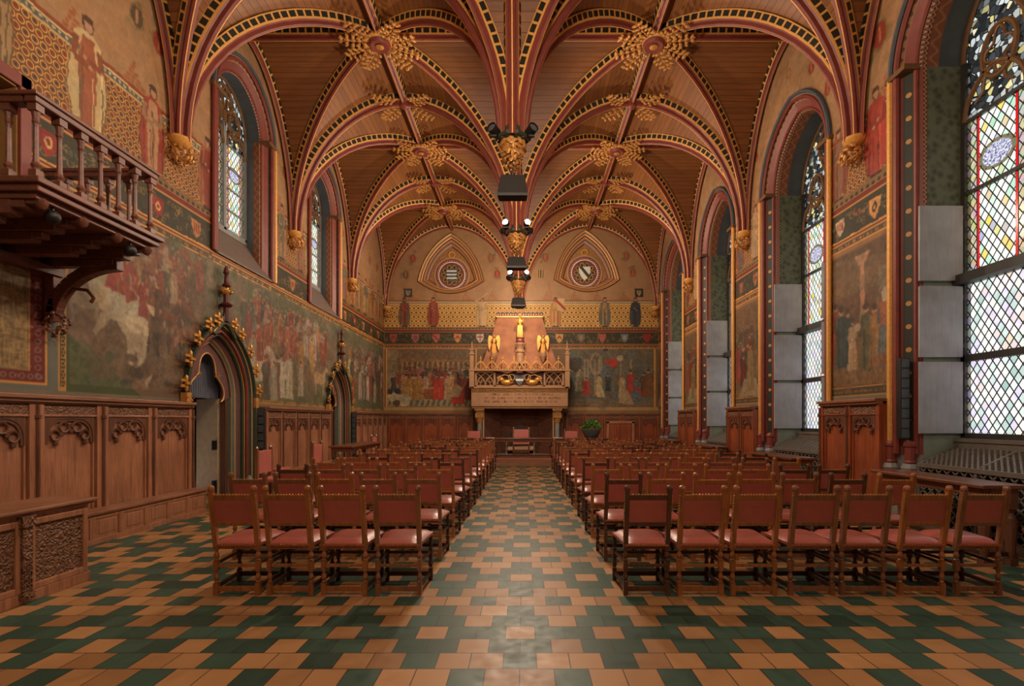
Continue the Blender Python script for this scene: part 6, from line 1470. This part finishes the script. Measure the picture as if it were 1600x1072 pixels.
mb = MB(); mb.prism([(cx-.19, 3.52), (cx+.19, 3.52), (cx+.17, 3.3), (cx+.1, 3.14), (cx, 3.06), (cx-.1, 3.14), (cx-.17, 3.3)], Tg, .08, .13, 0); mb.prism([(cx-.17, 3.34), (cx+.17, 3.34), (cx+.15, 3.26), (cx-.15, 3.26)], Tg, .13, .135, 1); mb.lathe([(.16, 3.54), (.19, 3.60), (.15, 3.68), (.03, 3.74)], (cx, FY-.10, 0), 10, 2); mb.build('coat_of_arms', [M['blue'], M['white'], M['dkred']], t)
for sg in (-1, 1):
    mb = MB(); mb.ball(Tg(cx+sg*.52, .10, 3.2), .13, 10, 0, (2.0, .6, .9)); mb.ball(Tg(cx+sg*.75, .10, 3.32), .09, 8, 0, (1.4, .6, 1)); mb.ball(Tg(cx+sg*.36, .12, 3.28), .08, 8, 0); mb.tube([Tg(cx+sg*.85, .1, 3.25), Tg(cx+sg*.92, .1, 3.4), Tg(cx+sg*.80, .1, 3.46)], .025, 5); mb.build('lying_beast', M['gold'], t, smooth=True)
bx((cx-2.10, FY-.24, 3.66), (cx+2.10, D-.06, 3.73), 'gallery_cornice', M['stone']); 
for k in range(14):
    x = cx-1.84 + k*.2835
    if abs(x-cx+.0) < .30: continue
mb = MB()
for i_ in range(8):
    x = cx-1.84 + i_*.46 + .23
    for sg in (-1, 1): mb.tube([Tg(x + sg*.23*(1-q*q*.98), .12, 3.73+.36*q) for q in [k/7 for k in range(8)]], .02, 6); mb.tube([Tg(x + sg*.05*(1-q) + sg*.17*math.sin(math.pi*q), .12, 3.73+.30*q) for q in [k/7 for k in range(8)]], .013, 5)
    mb.tube([Tg(x, .12, 3.73), Tg(x, .12, 4.24)], .014, 5); mb.ball(Tg(x, .12, 4.18), .04, 6, 0, (1.3, 1, .8)); mb.ball(Tg(x, .12, 4.26), .03, 6)
mb.build('openwork_cresting', M['gold_flat'], t)
for sg in (-1, 1):
    mb = MB(); x = cx+sg*1.97; mb.box((x-.10, FY-.22, 2.95), (x+.10, FY-.02, 3.72)); mb.box((x-.08, FY-.20, 3.72), (x+.08, FY-.04, 4.34)); mb.box((x-.11, FY-.23, 4.34), (x+.11, FY-.01, 4.40)); mb.box((x-.06, FY-.18, 4.40), (x+.06, FY-.06, 4.52)); mb.box((x-.09, FY-.21, 4.52), (x+.09, FY-.03, 4.57)); mb.lathe([(.04, 4.57), (.05, 4.65), (.02, 4.72), (.03, 4.78), (.005, 4.9)], (x, FY-.12, 0), 8); mb.build('corner_pinnacle', M['stone'], t, bevel=.006)
mb = MB(); yb_ = FY+.10; hood = [(cx-1.72, yb_, 3.70), (cx+1.72, yb_, 3.70), (cx+1.72, D-.05, 3.70), (cx-1.72, D-.05, 3.70), (cx-.97, FY+.62, 6.02), (cx+.97, FY+.62, 6.02), (cx+.97, D-.05, 6.02), (cx-.97, D-.05, 6.02)]
zl = [(3.70, 1.72, .06), (4.2, 1.50, .20), (4.8, 1.30, .34), (5.4, 1.12, .48), (6.02, .97, .60)]
for (za, wa, da), (zb_, wb, db) in zip(zl[:-1], zl[1:]): mb.hexa([(cx-wa, FY+da, za), (cx+wa, FY+da, za), (cx+wa, D-.05, za), (cx-wa, D-.05, za), (cx-wb, FY+db, zb_), (cx+wb, FY+db, zb_), (cx+wb, D-.05, zb_), (cx-wb, D-.05, zb_)])
mb.build('hood', plain('terracotta_plaster_hood', (.60,.38,.25), .75, var=.25, scale=2.5), t)
mb = MB(); mb.box((cx-1.0, FY+.54, 6.02), (cx+1.0, D-.05, 6.08), 0); mb.box((cx-.98, FY+.56, 6.08), (cx+.98, D-.05, 6.20), 1)
for k in range(18): mb.ball((cx-.93+k*.109, FY+.55, 6.14), .035, 6, 0)
mb.box((cx-1.0, FY+.55, 6.20), (cx+1.0, D-.05, 6.23), 1); mb.build('hood_cornice', [M['gold_flat'], M['dkred']], t)
# statue column
mb = MB(); mb.lathe([(.16, 4.0), (.16, 4.42), (.20, 4.46), (.20, 4.54), (.15, 4.58), (.18, 4.68), (.23, 4.78), (.23, 4.84), (.13, 4.86)], (cx+.02, FY+.02, 0), 8); mb.build('statue_pedestal', M['stone'], t)
mb = MB(); mb.lathe([(.15, 4.84), (.19, 4.9), (.16, 5.02), (.19, 5.06)], (cx+.02, FY+.02, 0), 10); mb.build('painted_drum', M['red'], t, smooth=True)
def statue(x, y, z, h, label, wings, grp):
    s = thing('gilded_angel' if wings else 'gilded_statue', label, 'statue', (x, y, z), group=grp)
    mb = MB(); mb.lathe([(h*.11, 0), (h*.12, h*.03), (h*.09, h*.25), (h*.085, h*.45), (h*.11, h*.60), (h*.12, h*.75), (h*.09, h*.80), (h*.035, h*.82), (h*.03, h*.85)], (x, y, z), 12, sy=.8)
    for sx in (-1, 1): mb.tube([(x+sx*h*.11, y, z+h*.76), (x+sx*h*.16, y-h*.03, z+h*.62), (x+sx*h*.05, y-h*.12, z+h*.58)], [h*.035, h*.03, h*.022], 7)
    for k in range(7): q = math.pi*(1.05+.9*k/6); mb.tube([(x+h*.11*math.cos(q), y+h*.09*math.sin(q), z), (x+h*.09*math.cos(q), y+h*.08*math.sin(q), z+h*.5)], h*.014, 5)
    mb.build('body', M['gold'], s, smooth=True); mb = MB(); mb.ball((x, y, z+h*.90), h*.058, 10, 0, (.85, .95, 1.15)); mb.ball((x, y-h*.055, z+h*.895), h*.012, 5); mb.build('head', M['gold'], s, smooth=True); mb = MB(); mb.ball((x, y+h*.01, z+h*.935), h*.062, 10, 0, (1.05, 1, .85)); mb.lathe([(h*.05, 0), (h*.06, h*.04)], (x, y, z+h*.96), 8) ; mb.build('hair', M['foliage_gold'], s, smooth=True)
    if wings:
        for sx in (-1, 1):
            w2 = MB(); o = [(.05, .78), (.16, .96), (.27, .98), (.32, .80), (.31, .45), (.26, .16), (.20, .30), (.13, .52)]
            w2.prism([(x+sx*a*h, z+b*h) for a, b in o], lambda u, d, zz: (u, y+h*.08+d, zz), 0, .04); w2.build('wing', M['gold'], s)
    else:
        c_ = MB(); c_.ball((x+h*.06, y-h*.11, z+h*.66), h*.05, 8, 0, (1, .8, 1.3)); c_.ball((x+h*.06, y-h*.11, z+h*.76), h*.032, 8); c_.build('held_child', M['gold'], s, smooth=True)
    return s
statue(cx+.02, FY+.02, 5.06, 1.02, 'gilded standing statue on the central pedestal of the fireplace hood', False, None)
for sx, x, nm in ((-1, -1.26, 'left'), (1, .79, 'right')):
    statue(x, FY+.05, 4.42, .78, 'gilded winged angel on the %s of the fireplace hood' % nm, True, 'gilded angels on the hood')
    mb = MB(); mb.lathe([(.03, 4.05), (.07, 4.16), (.14, 4.30), (.16, 4.42)], (x, FY+.05, 0), 8); mb.build('angel_bracket', M['stone'], t)

# ---------------------------------------------------------------- radiator grilles in the window bays
for k, yc in enumerate(RWIN[1:]):
    t = thing('radiator_grille', 'sloping dark iron lattice radiator cover under the %s right-hand window' % ['viewer-side', 'nearest', 'second', 'third', 'farthest'][k], 'radiator cover', (6.2, yc, 0), group='lattice radiator covers')
    xa, xb, za, zb_ = 6.0, 6.55, .99, 1.24; hy = 1.0; sl = math.hypot(xb-xa, zb_-za)
    def Tt(u, v): return (xa + (xb-xa)*v/sl, yc+u, za + (zb_-za)*v/sl)
    def lat(mb, Tm, W_, Hh, st, th, tk):
        n = int((W_*2+Hh)/st)+1
        for sg in (-1, 1):
            for q in range(n):
                u0 = -W_ - (Hh if sg > 0 else 0) + q*st; a = u0; b = u0 + sg*Hh
                if sg < 0: a = -W_ + q*st; b = a - Hh
                va, vb = 0, Hh
                # clip to |u| <= W_
                def clip(a, va, b, vb):
                    t0, t1 = 0, 1
                    for lim, sgn in ((W_, 1), (-W_, -1)):
                        da = sgn*(lim-a); db = sgn*(lim-b)
                        if da < 0 and db < 0: return None
                        if da < 0: t0 = max(t0, da/(da-db))
                        elif db < 0: t1 = min(t1, da/(da-db))
                    return (t0, t1) if t1 - t0 > .02 else None
                c = clip(a, 0, b, Hh)
                if c: mb.bar(Tm(a+(b-a)*c[0], Hh*c[0]), Tm(a+(b-a)*c[1], Hh*c[1]), th, tk, up=(0,0,1) if Tm is Tt else (1,0,0))
    mb = MB(); lat(mb, Tt, hy, sl, .085, .024, .012); mb.build('top_lattice', M['iron'], t)
    Tv = lambda u, v: (xa-.012, yc+u, .12+v)
    mb = MB(); lat(mb, Tv, hy, .82, .14, .02, .02); mb.build('front_lattice', M['iron'], t)
    mb = MB(); mb.box((xa-.04, yc-hy, .94), (xa+.02, yc+hy, 1.0)); mb.box((xa-.03, yc-hy, .0), (xa+.02, yc+hy, .12)); mb.box((xb-.02, yc-hy, 1.22), (xb+.05, yc+hy, 1.34)); mb.box((xb-.04, yc-hy, 1.32), (6.72, yc+hy, 1.37))
    for q in (-hy, -.0, hy-.04): mb.box((xa-.03, yc+q, .1), (xa+.01, yc+q+.04, .96)); mb.bar(Tt(q+.02, 0), Tt(q+.02, sl), .035, .02)
    mb.build('frame', M['iron'], t); mb = MB(); mb.add([(xa+.06, yc-hy, 0), (xa+.06, yc+hy, 0), (xa+.06, yc+hy, .93), (xa+.06, yc-hy, .93), (6.7, yc-hy, 1.16), (6.7, yc+hy, 1.16)], [(0,1,2,3), (3,2,5,4)]); mb.build('backing', M['dark'], t)
